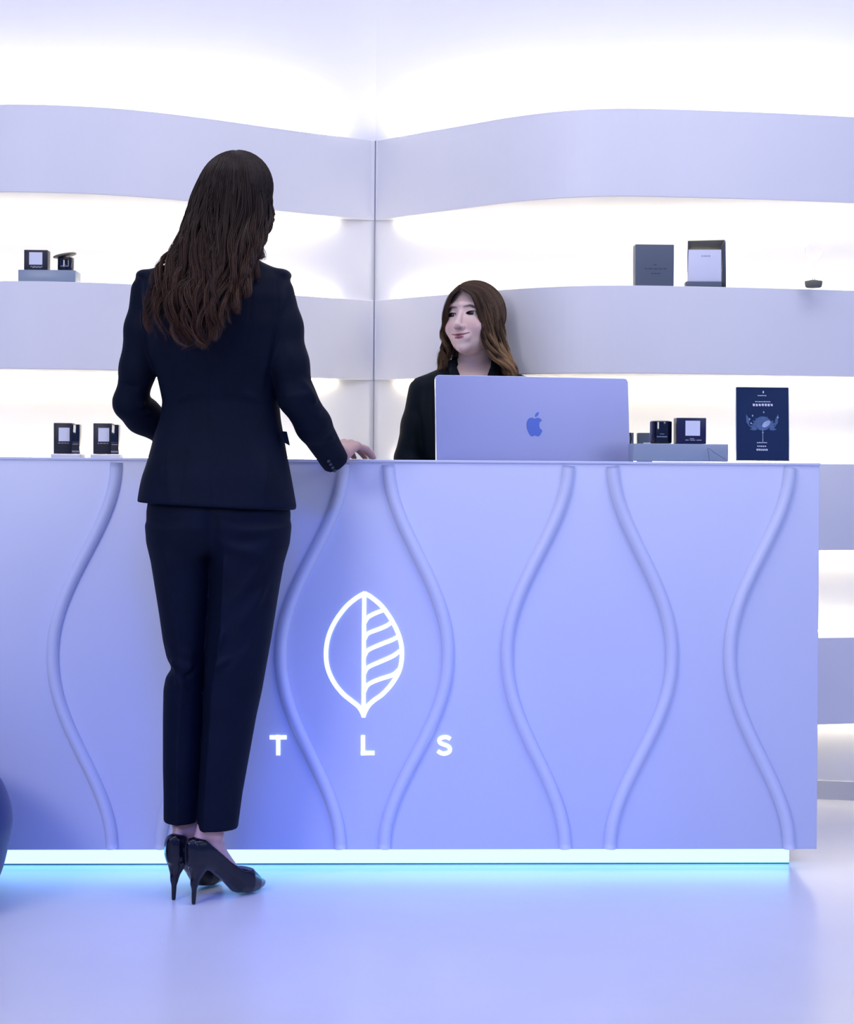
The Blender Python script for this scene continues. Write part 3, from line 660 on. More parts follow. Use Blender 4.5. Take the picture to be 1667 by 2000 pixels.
# ---- hair made of many tapered strands following guide curves
def strands(name, guides, n, parent, base, hi, hifn, r=.0008, wave=.010, freq=2.2, jit=.006, K=26, clump=26, seed=1, lenr=(.86, 1.04), world=False, uw=None, m=None, push=None):
    rg = np.random.default_rng(seed)
    G = []
    for g in guides:
        p = np.array([W(*q) for q in g]) if not world else np.array(g, float)
        q = spline(p, 80); L = np.concatenate([[0], np.cumsum(np.linalg.norm(np.diff(q, axis=0), axis=1))]); s_ = np.linspace(0, L[-1], 60)
        G.append(np.stack([np.interp(s_, L, q[:, i]) for i in range(3)], 1))
    G = np.array(G); ng = len(G)
    u = rg.random(n)*(ng-1)
    cl = rg.random(clump*(ng-1))*(ng-1); cl.sort(); ci = np.abs(u[:, None]-cl[None]).argmin(1); uc = cl[ci]
    ph = rg.random(len(cl))*6.28; fr = freq*(1+.3*(rg.random(len(cl))-.5)); aw = .6+.8*rg.random(len(cl)); ph2 = rg.random(len(cl))*6.28
    cln = lenr[0]+(lenr[1]-lenr[0])*rg.random(len(cl))
    ln = cln[ci]*(1-.10*rg.random(n)**2)
    v = np.linspace(0, 1, K)[None]*ln[:, None]; vcl = np.clip(v, 0, 1.0)
    uu = u[:, None]+(uc-u)[:, None]*(vcl**1.0)*.72
    gi = np.clip(uu.astype(int), 0, ng-2); gf = uu-gi; gf = gf*gf*(3-2*gf)*.5+gf*.5
    sv = vcl*59; si = np.clip(sv.astype(int), 0, 58); sf = sv-si
    def smp(g): return G[g, si]*(1-sf[..., None])+G[g, si+1]*sf[..., None]
    P = smp(gi)*(1-gf[..., None])+smp(gi+1)*gf[..., None]
    ext = np.clip(v-1, 0, 1)[..., None]; P = P+ext*(P[:, -1:]-P[:, -6:-5])*4
    T = np.gradient(P, axis=1); T /= np.linalg.norm(T, axis=2, keepdims=True)+1e-9
    nxt = smp(np.clip(gi+1, 0, ng-1)); prv = smp(gi); S_ = nxt-prv; S_ /= np.linalg.norm(S_, axis=2, keepdims=True)+1e-9
    N_ = np.cross(T, S_); N_ /= np.linalg.norm(N_, axis=2, keepdims=True)+1e-9
    amp = wave*aw[ci][:, None]*np.clip(v, 0, 1)**1.5
    tw = 6.28*fr[ci][:, None]*v+ph[ci][:, None]
    P = P+S_*(amp*np.sin(tw))[..., None]+N_*(amp*.8*np.cos(tw+ph2[ci][:, None]*.2))[..., None]
    j1 = rg.normal(size=(n, 1, 3))*jit*.5; P = P+j1*(.35+.65*v[..., None])
    P = P+N_*(rg.random((n, 1, 1))*jit*-1.0)
    if push:
        hd_, pc0, pr0 = push; Q = hd_.loc(P.reshape(-1, 3)).reshape(P.shape)-np.array(pc0); e_ = np.linalg.norm(Q/np.array(pr0), axis=2)
        tgt = 1.0+.055*rg.random((n, 1)); fac = np.where(e_ < tgt, tgt/np.maximum(e_, .2), 1.0)
        low = np.clip((Q[..., 2]+.075)/.05, 0, 1); fac = 1+(fac-1)*low; Q2 = Q*(fac[..., None]-1)*hd_.k
        P = P+Q2[..., :1]*hd_.a+Q2[..., 1:2]*hd_.f+Q2[..., 2:]*hd_.u
    # ribbons with three sides
    T = np.gradient(P, axis=1); T /= np.linalg.norm(T, axis=2, keepdims=True)+1e-9
    A = np.cross(T, [0, 1., .2]); A /= np.linalg.norm(A, axis=2, keepdims=True)+1e-9; Bv = np.cross(T, A)
    rr = r*(.7+.6*rg.random((n, 1)))*np.interp(np.linspace(0, 1, K), [0, .1, .75, 1], [.8, 1, .9, .12])[None]
    ring_ = [A*math.cos(q)+Bv*math.sin(q) for q in (0, 2.094, 4.189)]
    V = np.stack([P+x*rr[..., None] for x in ring_], 2)          # n,K,3,3
    Vf = V.reshape(-1, 3); b = (np.arange(n)[:, None, None]*K+np.arange(K-1)[None, :, None])*3; kk = np.arange(3)[None, None]
    F = np.stack([b+kk, b+(kk+1) % 3, b+3+(kk+1) % 3, b+3+kk], -1).reshape(-1, 4)
    cb = np.array(base, float)[None, None]*(.65+.7*rg.random((n, 1, 1))); hh = hifn(P, v, ci, rg, n)[..., None]
    col = cb*(1-hh)+np.array(hi, float)*hh; col = np.repeat(col[:, :, None], 3, 2).reshape(-1, 3)
    return mk(name, Vf, F, m or M['hair'], parent, True, col=col)

def shoe(parent, heel, yaw, side, k=1.0, hl=.092):
    """pump: heel = floor point under the heel tip, yaw = direction of the toe (0 = away from the camera, positive to the right)"""
    f = v3(math.sin(yaw), math.cos(yaw), 0); r_ = v3(math.cos(yaw), -math.sin(yaw), 0); heel = np.array(heel, float)
    S_ = np.array([-.022, -.008, .02, .05, .09, .125, .155, .185, .208, .222])*k
    zb = np.array([.094, hl-.006, hl-.010, hl-.022, .040, .0075, .002, .002, .006, .012])
    zt = np.array([.150, .158, .160, .155, .120, .094, .074, .050, .032, .022])
    wd = np.array([.008, .023, .0285, .0285, .030, .038, .0405, .031, .017, .006])
    tl = np.array([.152, .156, .150, .124, .090, .064, .062, .06, .06, .06])      # top line
    def q(P): d = P-heel; return d@f, d@r_, d[:, 2]
    def body(P, g=0.0):
        s_, a, z = q(P); b_ = np.interp(s_, S_, zb); t_ = np.interp(s_, S_, zt); w_ = np.interp(s_, S_, wd)-g; c_ = (b_+t_)/2; h_ = (t_-b_)/2-g
        n = 2.4; off = .004*side*np.sin(np.clip(s_/.2, 0, 1)*3.1); x = a-off; y = z-c_
        kk = (np.abs(x/w_)**n+np.abs(y/h_)**n)**(1/n); l = np.hypot(x, y)
        d = np.where(kk > 1e-5, l*(1-1/np.maximum(kk, 1e-5)), -.01)
        return smax(d*.8, np.maximum(S_[0]-s_, s_-S_[-1]), .004)
    def up(P):
        s_, a, z = q(P); top = np.interp(s_, S_, tl)+.006*np.clip(-np.abs(a)/.03+1, 0, 1)*(s_ < .03)
        d = smax(body(P), z-top, .0015)
        inner = smax(body(P, .0028), -(z-top+.005), .001)
        inner = np.maximum(inner, s_-.142)
        d = smax(d, -inner, .001)
        h1 = cone(P, heel+f*.012+v3(0, 0, hl-.006), heel+f*.002+v3(0, 0, .050), .023, .0070)
        h2 = cone(P, heel+f*.002+v3(0, 0, .052), heel+v3(0, 0, .0045), .0070, .0050)
        d = smin(d, smin(h1, h2, .012), .008)
        return np.maximum(d, -(z-.0008))
    lo = heel-v3(.27, .27, .002); hi = heel+v3(.27, .27, .17)
    V, F = polygonize(up, lo, hi, .0018); o = mk('high_heel_shoe', V, F, M['shoe'], parent, True)
    # the foot inside, for the skin mesh
    ank = heel+f*.050+v3(0, 0, .170)
    def foot(P):
        s_, a, z = q(P)
        d = smin(chain(P, [heel+f*.014+v3(0, 0, hl+.028), heel+f*.060+v3(0, 0, hl+.008), heel+f*.12+v3(0, 0, .043), heel+f*.150+v3(0, 0, .028)], [.018, .0195, .0175, .012], .012),
                 chain(P, [ank, heel+f*.060+v3(0, 0, hl+.030), heel+f*.115+v3(0, 0, .064)], [.030, .024, .017], .015), .015)
        d = smin(d, cone(P, heel+f*.008+v3(0, 0, hl+.036), ank-f*.022+v3(0, 0, .02), .016, .011), .012)
        d = smin(d, ell(P, heel+f*.055+r_*.025+v3(0, 0, hl+.066), (.011, .011, .012)), .012)
        d = smin(d, ell(P, heel+f*.055-r_*.025+v3(0, 0, hl+.072), (.011, .011, .012)), .012)
        return np.maximum(d, -(z-.004))
    return o, foot, ank

# ================================================================== the standing woman
Dw = 4.18
hR = W(378, 1762, 4.103); hR[2] = 0; hL = W(339, 1754, 4.14); hL[2] = 0
sw = empty('person', ((hR[0]+hL[0])/2+.02, 4.16, 0), 'standing woman seen from behind in dark navy trouser suit and heels', 'person')
J = [ring(*r) for r in ((500, 405, 490, 4.17, .050), (510, 370, 508, 4.165, .062), (519, 325, 527, 4.16, .074), (530, 284, 554, 4.16, .082), (545, 277, 563, 4.155, .095), (580, 277, 563, 4.15, .112), (640, 281, 560, 4.155, .120), (690, 291, 551, 4.165, .116),
     (740, 309, 546, 4.18, .106), (785, 317, 545, 4.19, .101), (820, 312, 548, 4.19, .105), (870, 298, 557, 4.185, .116), (930, 280, 568, 4.175, .130), (1000, 267, 580, 4.17, .140))]
armL = [W(291, 570, 4.165), W(280, 640, 4.17), W(268, 720, 4.19), W(256, 784, 4.215)]; foreL = [W(255, 788, 4.215), W(280, 812, 4.25), W(330, 846, 4.285)]
armR = [W(541, 572, 4.16), W(552, 640, 4.15), W(566, 710, 4.14), W(578, 775, 4.14)]; foreR = [W(580, 778, 4.14), W(611, 830, 4.19), W(650, 893, 4.275)]
hem_n = v3(.045, 0, 1); hem_p = W(421, 988, 4.17)
def gauss_line(P, a, b, w, amp):
    a = np.asarray(a); b = np.asarray(b); ab = b-a; h_ = np.clip(((P-a)@ab)/(ab@ab), 0, 1); d = np.linalg.norm(P-a-h_[:, None]*ab, axis=1)
    return amp*np.exp(-(d/w)**2)*np.sin(np.pi*np.clip(h_*.9+.05, 0, 1))**.5
def tors(P, g=0.): return zloft(P, J, 2.35, .02, g)
def sleeves(P, g=0.):
    l = chain(P, armL, [.042+g, .043+g, .042+g, .040+g], .02); l = smin(l, chain(P, foreL, [.041+g, .043+g, .036+g], .015), .016)
    r = chain(P, armR, [.042+g, .044+g, .044+g, .043+g], .02); r = smin(r, chain(P, foreR, [.044+g, .041+g, .034+g], .015), .016)
    return l, r
cufd = (foreR[2]-foreR[1]); cufd /= np.linalg.norm(cufd)
folds = [((236, 770, 4.19), (300, 800, 4.18), .006, .004), ((232, 800, 4.19), (310, 812, 4.2), .006, .004), ((240, 745, 4.17), (285, 770, 4.15), .006, -.003),
         ((590, 742, 4.10), (622, 790, 4.12), .007, .004), ((560, 775, 4.10), (605, 770, 4.10), .006, .004), ((570, 800, 4.11), (628, 812, 4.14), .005, .0035), ((590, 835, 4.14), (640, 830, 4.16), .005, .003), ((602, 860, 4.17), (654, 856, 4.2), .005, .003),
         ((552, 800, 4.11), (575, 830, 4.13), .006, -.003), ((545, 600, 4.08), (566, 700, 4.09), .008, .0025), ((275, 600, 4.09), (262, 690, 4.12), .008, .0025),
         ((525, 660, 4.08), (515, 760, 4.10), .010, .004), ((300, 650, 4.06), (325, 760, 4.08), .010, .003), ((318, 790, 4.10), (380, 770, 4.08), .009, .003), ((540, 790, 4.12), (470, 770, 4.08), .009, .003),
         ((320, 870, 4.08), (335, 975, 4.05), .012, .004), ((525, 880, 4.08), (520, 975, 4.05), .012, .004)]
foldsW = [(W(*a), W(*b), w, m_) for a, b, w, m_ in folds]
def jacket(P):
    d = tors(P); l, r = sleeves(P)
    r = smin(r, cone(P, foreR[2]-cufd*.01, foreR[2]+cufd*.045, .034, .0345), .004); r = smax(r, (P-(foreR[2]+cufd*.020))@cufd, .003)
    # seams: back centre, two shaped panels
    px_ = P[:, 0]; z = P[:, 2]
    for (x0, x1, x2) in ((413, 409, 418), (345, 372, 350), (492, 470, 500)):
        xs_ = np.interp(z, [W(0, 985, 4.08)[2], W(0, 800, 4.08)[2], W(0, 560, 4.08)[2]], [W(x2, 985, 4.05)[0], W(x1, 800, 4.08)[0], W(x0, 560, 4.05)[0]])
        d = d+.0022*np.exp(-((px_-xs_)/.0022)**2)*(P[:, 1] < 4.17)
    for sx_ in (W(288, 539, 4.16), W(549, 538, 4.16)): d = smin(d, ell(P, sx_, (.026, .052, .016)), .012)
    d = smin(d, l, .009); d = smin(d, r, .009)
    # armhole seams
    for c, sg in ((W(296, 600, 4.15), -1), (W(540, 600, 4.15), 1)):
        q = P-c; d = d+.002*np.exp(-((q[:, 0]-sg*.006*np.cos(q[:, 2]*18))/.0022)**2)*(np.abs(q[:, 2]) < .085)
    # collar
    d = smin(d, chain(P, [W(398, 520, 4.13), W(420, 508, 4.095), W(450, 503, 4.085), W(480, 508, 4.095), W(500, 518, 4.14)], [.012, .014, .014, .014, .012], .01), .008)
    for a, b, w, m_ in foldsW: d = d-gauss_line(P, a, b, w*1.15, m_*1.9)
    d = d+.0020*np.sin(P[:, 0]*38+P[:, 2]*9)*np.sin(P[:, 2]*31+P[:, 1]*12)
    d = smax(d, -((P-hem_p)@hem_n), .004)
    # open front below the button, hollow hem
    return d
jb = (W(190, 490, 4.0)-v3(0, .02, 0), W(700, 1010, 4.4)+v3(0, .0, 0))
jl = (min(jb[0][0], jb[1][0]), 3.98, jb[1][2]); jh = (max(jb[0][0], jb[1][0]), 4.40, jb[0][2])
jk = sdfmesh('jacket', jacket, jl, jh, .0042, M['navy'], sw)
legR = [ring(py, a, b, D, w) for py, a, b, D, w in ((1030, 405, 563, 4.15, .105), (1060, 408, 561, 4.15, .104), (1100, 410, 554, 4.15, .098), (1150, 410, 545, 4.15, .092), (1200, 407, 537, 4.145, .086), (1250, 403, 529, 4.14, .080), (1300, 400, 520, 4.135, .075), (1350, 399, 511, 4.135, .072), (1400, 397, 500, 4.14, .071), (1450, 395, 491, 4.14, .069), (1500, 392, 482, 4.14, .066), (1550, 389, 473, 4.14, .053), (1618, 386, 464, 4.14, .046))]
legL = [ring(py, a, b, D, w) for py, a, b, D, w in ((1030, 290, 425, 4.16, .105), (1060, 290, 420, 4.16, .104), (1100, 296, 418, 4.165, .098), (1150, 304, 416, 4.17, .092), (1200, 312, 412, 4.17, .086), (1250, 319, 408, 4.17, .080), (1285, 327, 404, 4.17, .076), (1303, 338, 403, 4.168, .073), (1320, 325, 402, 4.17, .074), (1345, 320, 402, 4.17, .074), (1400, 319, 400, 4.175, .071), (1500, 319, 396, 4.18, .066), (1550, 320, 392, 4.18, .053), (1604, 320, 387, 4.18, .046))]
pel = [ring(py, a, b, D, w) for py, a, b, D, w in ((940, 300, 548, 4.175, .095), (965, 292, 558, 4.17, .110), (1000, 287, 567, 4.165, .120), (1030, 287, 566, 4.162, .118), (1060, 291, 562, 4.16, .104), (1085, 300, 552, 4.16, .085))]
tf = [((432, 1062, 4.03), (545, 1052, 4.06), .010, -.005), ((425, 1058, 4.05), (520, 1090, 4.05), .012, .003), ((300, 1290, 4.09), (395, 1310, 4.09), .012, .006), ((322, 1300, 4.09), (360, 1345, 4.09), .010, .005), ((325, 1262, 4.10), (395, 1285, 4.09), .012, .003), ((335, 1330, 4.1), (398, 1300, 4.1), .008, -.004),
      ((400, 1290, 4.06), (440, 1230, 4.05), .010, .004), ((405, 1310, 4.06), (450, 1285, 4.05), .009, .004), ((440, 1330, 4.06), (500, 1250, 4.06), .012, .003), ((470, 1220, 4.06), (535, 1130, 4.07), .012, .004), ((450, 1180, 4.05), (530, 1090, 4.06), .012, .003)]
tfW = [(W(*a), W(*b), w, m_) for a, b, w, m_ in tf]
def trousers(P):
    z = P[:, 2]; ds = []
    for L_, cr in ((legR, ((1060, 441), (1250, 432), (1350, 414), (1450, 408), (1609, 396))), (legL, ((1060, 322), (1250, 348), (1350, 352), (1450, 343), (1596, 340)))):
        d = zloft(P, L_, 2.0, .004); r_ = np.array(sorted(L_))
        zs_ = np.array([W(0, y, 4.08)[2] for y, x in cr][::-1]); xs_ = np.array([W(x, y, 4.08)[0] for y, x in cr][::-1])
        d = d-.011*np.exp(-(np.abs(P[:, 0]-np.interp(z, zs_, xs_))/.012)**1.0)*np.clip((W(0, 1060, 4.08)[2]-z)/.05, 0, 1); d = smax(d, r_[0, 0]-z, .002); ds.append(d)
    d = smin(ds[0], ds[1], .006); p = zloft(P, pel, 2.25, .02)
    p = p+.010*np.exp(-((P[:, 0]-W(414, 1020, 4.05)[0])/.018)**2)*(P[:, 1] < 4.15)*np.clip((W(0, 960, 4.08)[2]-z)/.06, 0, 1)
    d = smin(d, p, .020)
    for a, b, w, m_ in tfW: d = d-gauss_line(P, a, b, w*1.1, m_*1.9)
    return d
tl_, th_ = (W(270, 1630, 4.1)[0], 4.0, W(0, 1625, 4.14)[2]), (W(600, 900, 4.1)[0], 4.32, W(0, 935, 4.1)[2])
sdfmesh('trousers', trousers, tl_, th_, .0042, M['navy'], sw)
sR, footR, ankR = shoe(sw, hR, math.radians(43), 1); sL, footL, ankL = shoe(sw, hL, math.radians(24), -1)
hd = Head(W(452, 398, 4.165), math.radians(180-42), math.radians(-9), 0)
# right hand lying on the counter edge
WR = W(661, 893, 4.348); WR[2] = 1.066
fR = v3(.22, .95, .0); upv = v3(0, 0, 1)
handR, segR = hand_fn(WR, fR, v3(-.9, .3, 0), upv, [(.30, .30, .25), (.26, .34, .28), (.26, .36, .28), (.28, .36, .25)], 1.0, .6, .30, fdir=v3(.72, .68, 0)/.99)
def topsafe(fn, z0): return lambda P: np.where(P[:, 1] > 4.395, np.maximum(fn(P), z0-P[:, 2]), fn(P))
handR2 = topsafe(handR, ZT+.0012)
WL = W(332, 851, 4.29)
handL, _ = hand_fn(WL, v3(.93, .12, -.05), v3(0, .35, .9), v3(0, -1, 0.3), [(.35, .5, .3)]*4, .98, .3)
def join_meshes(parts, name, m, parent, colf):
    V = []; F = []; n = 0
    for v, f in parts: V.append(v); F.append(f+n); n += len(v)
    V = np.concatenate(V); F = np.concatenate(F); return mk(name, V, F, m, parent, True, col=colf(V))
def bodyfn(P):
    d = zloft(P, [q_ for q_ in J if q_[0] > W(0, 900, 4.17)[2]], 2.35, .02, -.014); l, r = sleeves(P, -.013); d = smin(d, smin(l, r, .01), .02)
    d = smin(d, zloft(P, pel, 2.2, .02, -.016), .03)
    for L_ in (legR, legL): d = smin(d, zloft(P, [q_ for q_ in L_ if q_[0] > .25], 2.0, .004, -.018), .004)
    d = smin(d, cone(P, W(446, 520, 4.165), hd.w(0, -.022, -.045), .055, .050), .03)
    d = smin(d, hd.sdf(P), .008)
    d = smin(d, cone(P, W(424, 1540, 4.14), ankR+v3(0, 0, .0), .036, .029), .02); d = smin(d, cone(P, W(354, 1540, 4.18), ankL, .036, .029), .02)
    d = smin(d, smin(footR(P), footL(P), .003), .010)
    d = smin(d, cone(P, foreR[1], WR, .026, .021), .01); d = smin(d, cone(P, foreL[1], WL, .026, .021), .01)
    return d
def bodyall(P):
    d = bodyfn(P); nr = np.linalg.norm(P-WR, axis=1) < .26
    if nr.any(): d[nr] = smin(d[nr], handR2(P[nr]), .006)
    nl = np.linalg.norm(P-WL, axis=1) < .26
    if nl.any(): d[nl] = smin(d[nl], handL(P[nl]), .006)
    d2 = np.where(P[:, 1] > 4.395, np.maximum(d, np.where(P[:, 2] > .9, ZT+.0012-P[:, 2], -1)), d)
    return d2
SK = (.56, .34, .29)
V1, F1 = polygonize(bodyall, (W(200, 0, 4.15)[0], 3.98, 0.003), (W(770, 0, 4.4)[0], 4.60, W(0, 290, 4.1)[2]), .0030)
def swcol(V):
    c = hd.color(V, SK); far = np.linalg.norm(V-hd.O, axis=1) > .14; c[far] = SK; return c
mk('body', V1, F1, M['skin'], sw, True, col=swcol(V1))
hd.eyes(sw, (0, 0))
# sleeve buttons and pocket flap (pieces of the jacket)
side = np.cross(cufd, v3(0, -1, 0)); side /= np.linalg.norm(side)
for i in range(4):
    c0 = foreR[2]+cufd*(.012-.013*i)+side*.012; dirn = v3(0, -1, 0)-cufd*(cufd@v3(0, -1, 0)); dirn /= np.linalg.norm(dirn)
    # walk out to the cloth surface
    t_ = np.linspace(0, .06, 60); dd = jacket(c0+dirn*t_[:, None]); k_ = np.argmax(dd > 0); c1 = c0+dirn*t_[k_]
    mb = MB(); mb.tube([c1-dirn*.001, c1+dirn*.0022, c1+dirn*.003], [.0048, .0046, .003], 14); b_ = mb.build('button', M['button'], jk, True)
cpf = W(549, 868, 4.135)
pts = [W(545, 842, 4.13), W(556, 843, 4.15), W(562, 870, 4.15), W(548, 862, 4.13)]
n_ = v3(.75, -.66, 0); vv = [p+n_*.004 for p in pts]+[p+n_*.007 for p in pts]
mk('pocket_flap', vv, [[3, 2, 1, 0], [4, 5, 6, 7], [0, 1, 5, 4], [1, 2, 6, 5], [2, 3, 7, 6], [3, 0, 4, 7]], M['navy'], jk)
# hair: a dark underlayer and strands over it
HC = [ring(*r) for r in ((385, 382, 516, 4.15, .070), (430, 378, 510, 4.145, .062), (470, 368, 496, 4.12, .048), (510, 356, 478, 4.075, .030), (550, 342, 460, 4.052, .022), (600, 330, 438, 4.042, .016), (630, 348, 418, 4.032, .010))]
def cap(P):
    Q = hd.loc(P); d = ell(Q, (0, -.020, .031), (.0775, .094, .0845)); d = smax(d, Q[:, 1]-.050-.4*np.clip(Q[:, 2]-.03, -1, 1), .015)
    d = smin(d, zloft(P, HC, 2.1, .02), .03); return d
hair = sdfmesh('hair', cap, (W(280, 0, 4)[0], 3.95, W(0, 665, 4)[2]), (W(570, 0, 4.2)[0], 4.32, W(0, 285, 4.1)[2]), .004, M['scalp'], sw)
g = [[(440, 302, 4.20), (402, 325, 4.19), (376, 380, 4.17), (361, 430, 4.15), (343, 478, 4.11), (322, 514, 4.06), (303, 560, 4.02), (292, 605, 4.01), (288, 638, 4.0)],
     [(446, 299, 4.16), (410, 326, 4.115), (386, 385, 4.095), (371, 440, 4.065), (352, 505, 4.035), (330, 565, 4.0), (316, 620, 3.99), (322, 655, 3.99)],
     [(452, 298, 4.13), (426, 326, 4.072), (408, 385, 4.06), (398, 450, 4.04), (385, 520, 4.02), (365, 580, 3.99), (356, 630, 3.98), (364, 670, 3.98)],
     [(456, 298, 4.12), (450, 326, 4.065), (443, 385, 4.052), (436, 450, 4.035), (420, 520, 4.01), (405, 590, 3.98), (396, 640, 3.98), (396, 670, 3.98)],
     [(462, 298, 4.12), (478, 326, 4.07), (480, 385, 4.056), (472, 450, 4.04), (455, 520, 4.01), (440, 575, 3.99), (432, 618, 3.98), (425, 650, 3.98)],
     [(467, 298, 4.13), (502, 328, 4.095), (510, 385, 4.08), (504, 445, 4.06), (488, 500, 4.035), (470, 545, 4.01), (458, 585, 3.99), (450, 615, 3.99)],
     [(470, 300, 4.16), (517, 340, 4.16), (526, 390, 4.145), (520, 440, 4.12), (506, 477, 4.085), (492, 512, 4.05), (480, 545, 4.02), (470, 578, 4.01)],
     [(470, 302, 4.20), (522, 348, 4.215), (529, 400, 4.21), (524, 440, 4.18), (511, 465, 4.16), (505, 488, 4.13), (498, 508, 4.11)]]
def hi1(P, v, ci, rg, n): return np.clip((v-.35)*1.3, 0, .9)*(rg.random((n, 1))**1.5)
strands('hair_strands', g, 5200, sw, (.018, .0095, .0075), (.17, .072, .035), hi1, r=.00085, wave=.021, freq=2.6, jit=.006, K=34, clump=14, seed=3, lenr=(.80, 1.08), push=(hd, (0, -.020, .031), (.0795, .096, .0865)))
# front locks on the far side of the head
gf = [[(440, 302, 4.20), (404, 335, 4.23), (384, 385, 4.24), (378, 440, 4.24), (372, 490, 4.23)], [(455, 300, 4.20), (430, 320, 4.26), (398, 375, 4.26), (385, 440, 4.25), (380, 490, 4.24)],
      ]
strands('hair_strands', gf, 500, sw, (.014, .0085, .007), (.080, .036, .020), hi1, r=.0009, wave=.006, K=20, clump=12, seed=4, push=(hd, (0, -.020, .031), (.0795, .096, .0865)))

# ================================================================== the seated-height woman behind the counter
Dr = 5.24
rc = empty('person', (W(925, 900, Dr)[0], Dr, 0), 'smiling brown haired woman in dark blazer behind the counter looking up', 'person')
hr = Head(W(923, 627, 5.215), math.radians(27), math.radians(11), math.radians(-4), 1.06)
J2 = [ring(*r) for r in ((706, 886, 966, 5.265, .048), (716, 868, 985, 5.26, .056), (726, 845, 1005, 5.255, .066), (736, 822, 1027, 5.25, .078), (752, 812, 1038, 5.245, .090), (790, 813, 1037, 5.24, .102), (840, 816, 1034, 5.24, .106), (890, 822, 1028, 5.245, .100), (950, 832, 1018, 5.25, .093), (1020, 818, 1032, 5.25, .105), (1070, 812, 1038, 5.25, .112))]
aL = [W(826, 764, 5.245), W(812, 830, 5.24), W(795, 895, 5.235)]; fL = [aL[2], W(822, 960, 5.16), W(865, 1020, 5.105)]
aR = [W(1024, 764, 5.245), W(1040, 830, 5.24), W(1055, 895, 5.235)]; fR2 = [aR[2], W(1030, 960, 5.16), W(985, 1020, 5.105)]
for q_ in (fL, fR2): q_[2][2] = .872
def tors2(P, g=0.): return zloft(P, J2, 2.3, .02, g)
def slv2(P, g=0.):
    a = smin(chain(P, aL, [.045+g, .042+g, .039+g], .02), chain(P, fL, [.039+g, .034+g, .029+g], .015), .01)
    b = smin(chain(P, aR, [.045+g, .042+g, .039+g], .02), chain(P, fR2, [.039+g, .034+g, .029+g], .015), .01); return a, b
vn = [(W(906, 716, 5.17), W(925, 800, 5.13)), (W(948, 716, 5.17), W(925, 800, 5.13))]
f2 = [(W(845, 765, 5.17), W(838, 885, 5.14), .006, .004), (W(800, 800, 5.2), W(812, 880, 5.19), .007, .003), (W(822, 745, 5.18), (W(818, 800, 5.17)), .004, -.003)]
def jacket2(P):
    d = tors2(P); a, b = slv2(P); d = smin(d, a, .010); d = smin(d, b, .010)
    # neckline: wedge cut out of the front
    q = P-W(925, 800, 5.13); wv = np.abs(q[:, 0])-(.0+.42*np.clip(q[:, 2], 0, 1)*.9); d = smax(d, -smax(wv, P[:, 1]-5.215, .01), .008)
    d = smin(d, chain(P, [W(925, 806, 5.125), W(902, 762, 5.135), W(886, 728, 5.17), W(880, 711, 5.215), W(895, 702, 5.275), W(925, 698, 5.30), W(955, 702, 5.275), W(970, 711, 5.215), W(964, 728, 5.17), W(948, 762, 5.135), W(925, 806, 5.125)], [.008, .012, .012, .011, .012, .012, .012, .011, .012, .012, .008], .006), .006)
    for a_, b_, w_, m_ in f2: d = d-gauss_line(P, a_, b_, w_, m_)
    return d
sdfmesh('jacket', jacket2, (W(740, 0, 5.2)[0], 5.04, .80), (W(1110, 0, 5.2)[0], 5.42, W(0, 690, 5.2)[2]), .0045, M['black'], rc)
zx = rc.location
def trou2(P):
    c = v3(zx[0], 5.25, 0); Q = P-c; ds = []
    d = ell(Q, (0, 0, .88), (.165, .115, .14))
    for s_ in (-1, 1):
        d = smin(d, chain(Q, [v3(s_*.082, 0, .84), v3(s_*.080, -.005, .48), v3(s_*.078, .012, .10)], [.085, .062, .047], .01), .015)
    return np.maximum(d, .085-P[:, 2])
sdfmesh('trousers', trou2, (zx[0]-.22, 5.08, .07), (zx[0]+.22, 5.40, 1.04), .006, M['black'], rc)
feet2 = [shoe(rc, (zx[0]+s_*.075, 5.28, 0), math.radians(180+8*s_), s_, .98) for s_ in (-1, 1)]
hL2, _ = hand_fn(fL[2]+v3(.012, -.03, -.012), v3(.25, -.95, -.12), v3(1, 0, 0), upv, [(.15, .3, .25)]*4, .93, .5)
hR2, _ = hand_fn(fR2[2]+v3(-.012, -.03, -.012), v3(-.25, -.95, -.12), v3(-1, 0, 0), upv, [(.15, .3, .25)]*4, .93, .5)
def body2(P):
    d = tors2(P, -.012); a, b = slv2(P, -.011); d = smin(d, smin(a, b, .01), .015)
    q = P-W(925, 800, 5.13); front = smax(tors2(P, -.004), np.abs(q[:, 0])-.08, .01); d = smin(d, np.maximum(front, W(0, 800, 5.2)[2]-P[:, 2]), .01)
    c = v3(zx[0], 5.25, 0); Q = P-c; d = smin(d, ell(Q, (0, 0, .88), (.15, .10, .13)), .02)
    for s_ in (-1, 1): d = smin(d, chain(Q, [v3(s_*.082, 0, .84), v3(s_*.080, -.005, .48), v3(s_*.078, .012, .15)], [.070, .048, .030], .01), .01)
    for _, ft, an in feet2: d = smin(d, ft(P), .01)
    d = smin(d, cone(P, W(926, 724, 5.26), hr.w(0, -.020, -.055), .052, .047), .022)
    d = smin(d, cone(P, fL[2], fL[2]+v3(.012, -.03, -.012), .021, .020), .01); d = smin(d, cone(P, fR2[2], fR2[2]+v3(-.012, -.03, -.012), .021, .020), .01)
    for hf, c_ in ((hL2, fL[2]), (hR2, fR2[2])):
        nr = np.linalg.norm(P-c_, axis=1) < .27
        if nr.any(): d[nr] = smin(d[nr], np.maximum(hf(P[nr]), .8215-P[nr][:, 2]), .006)
    near = np.linalg.norm(P-hr.O, axis=1) < .2
    if near.any(): d[near] = smin(d[near], hr.sdf(P[near]), .008)
    return d
zs_ = W(0, 705, 5.2)[2]
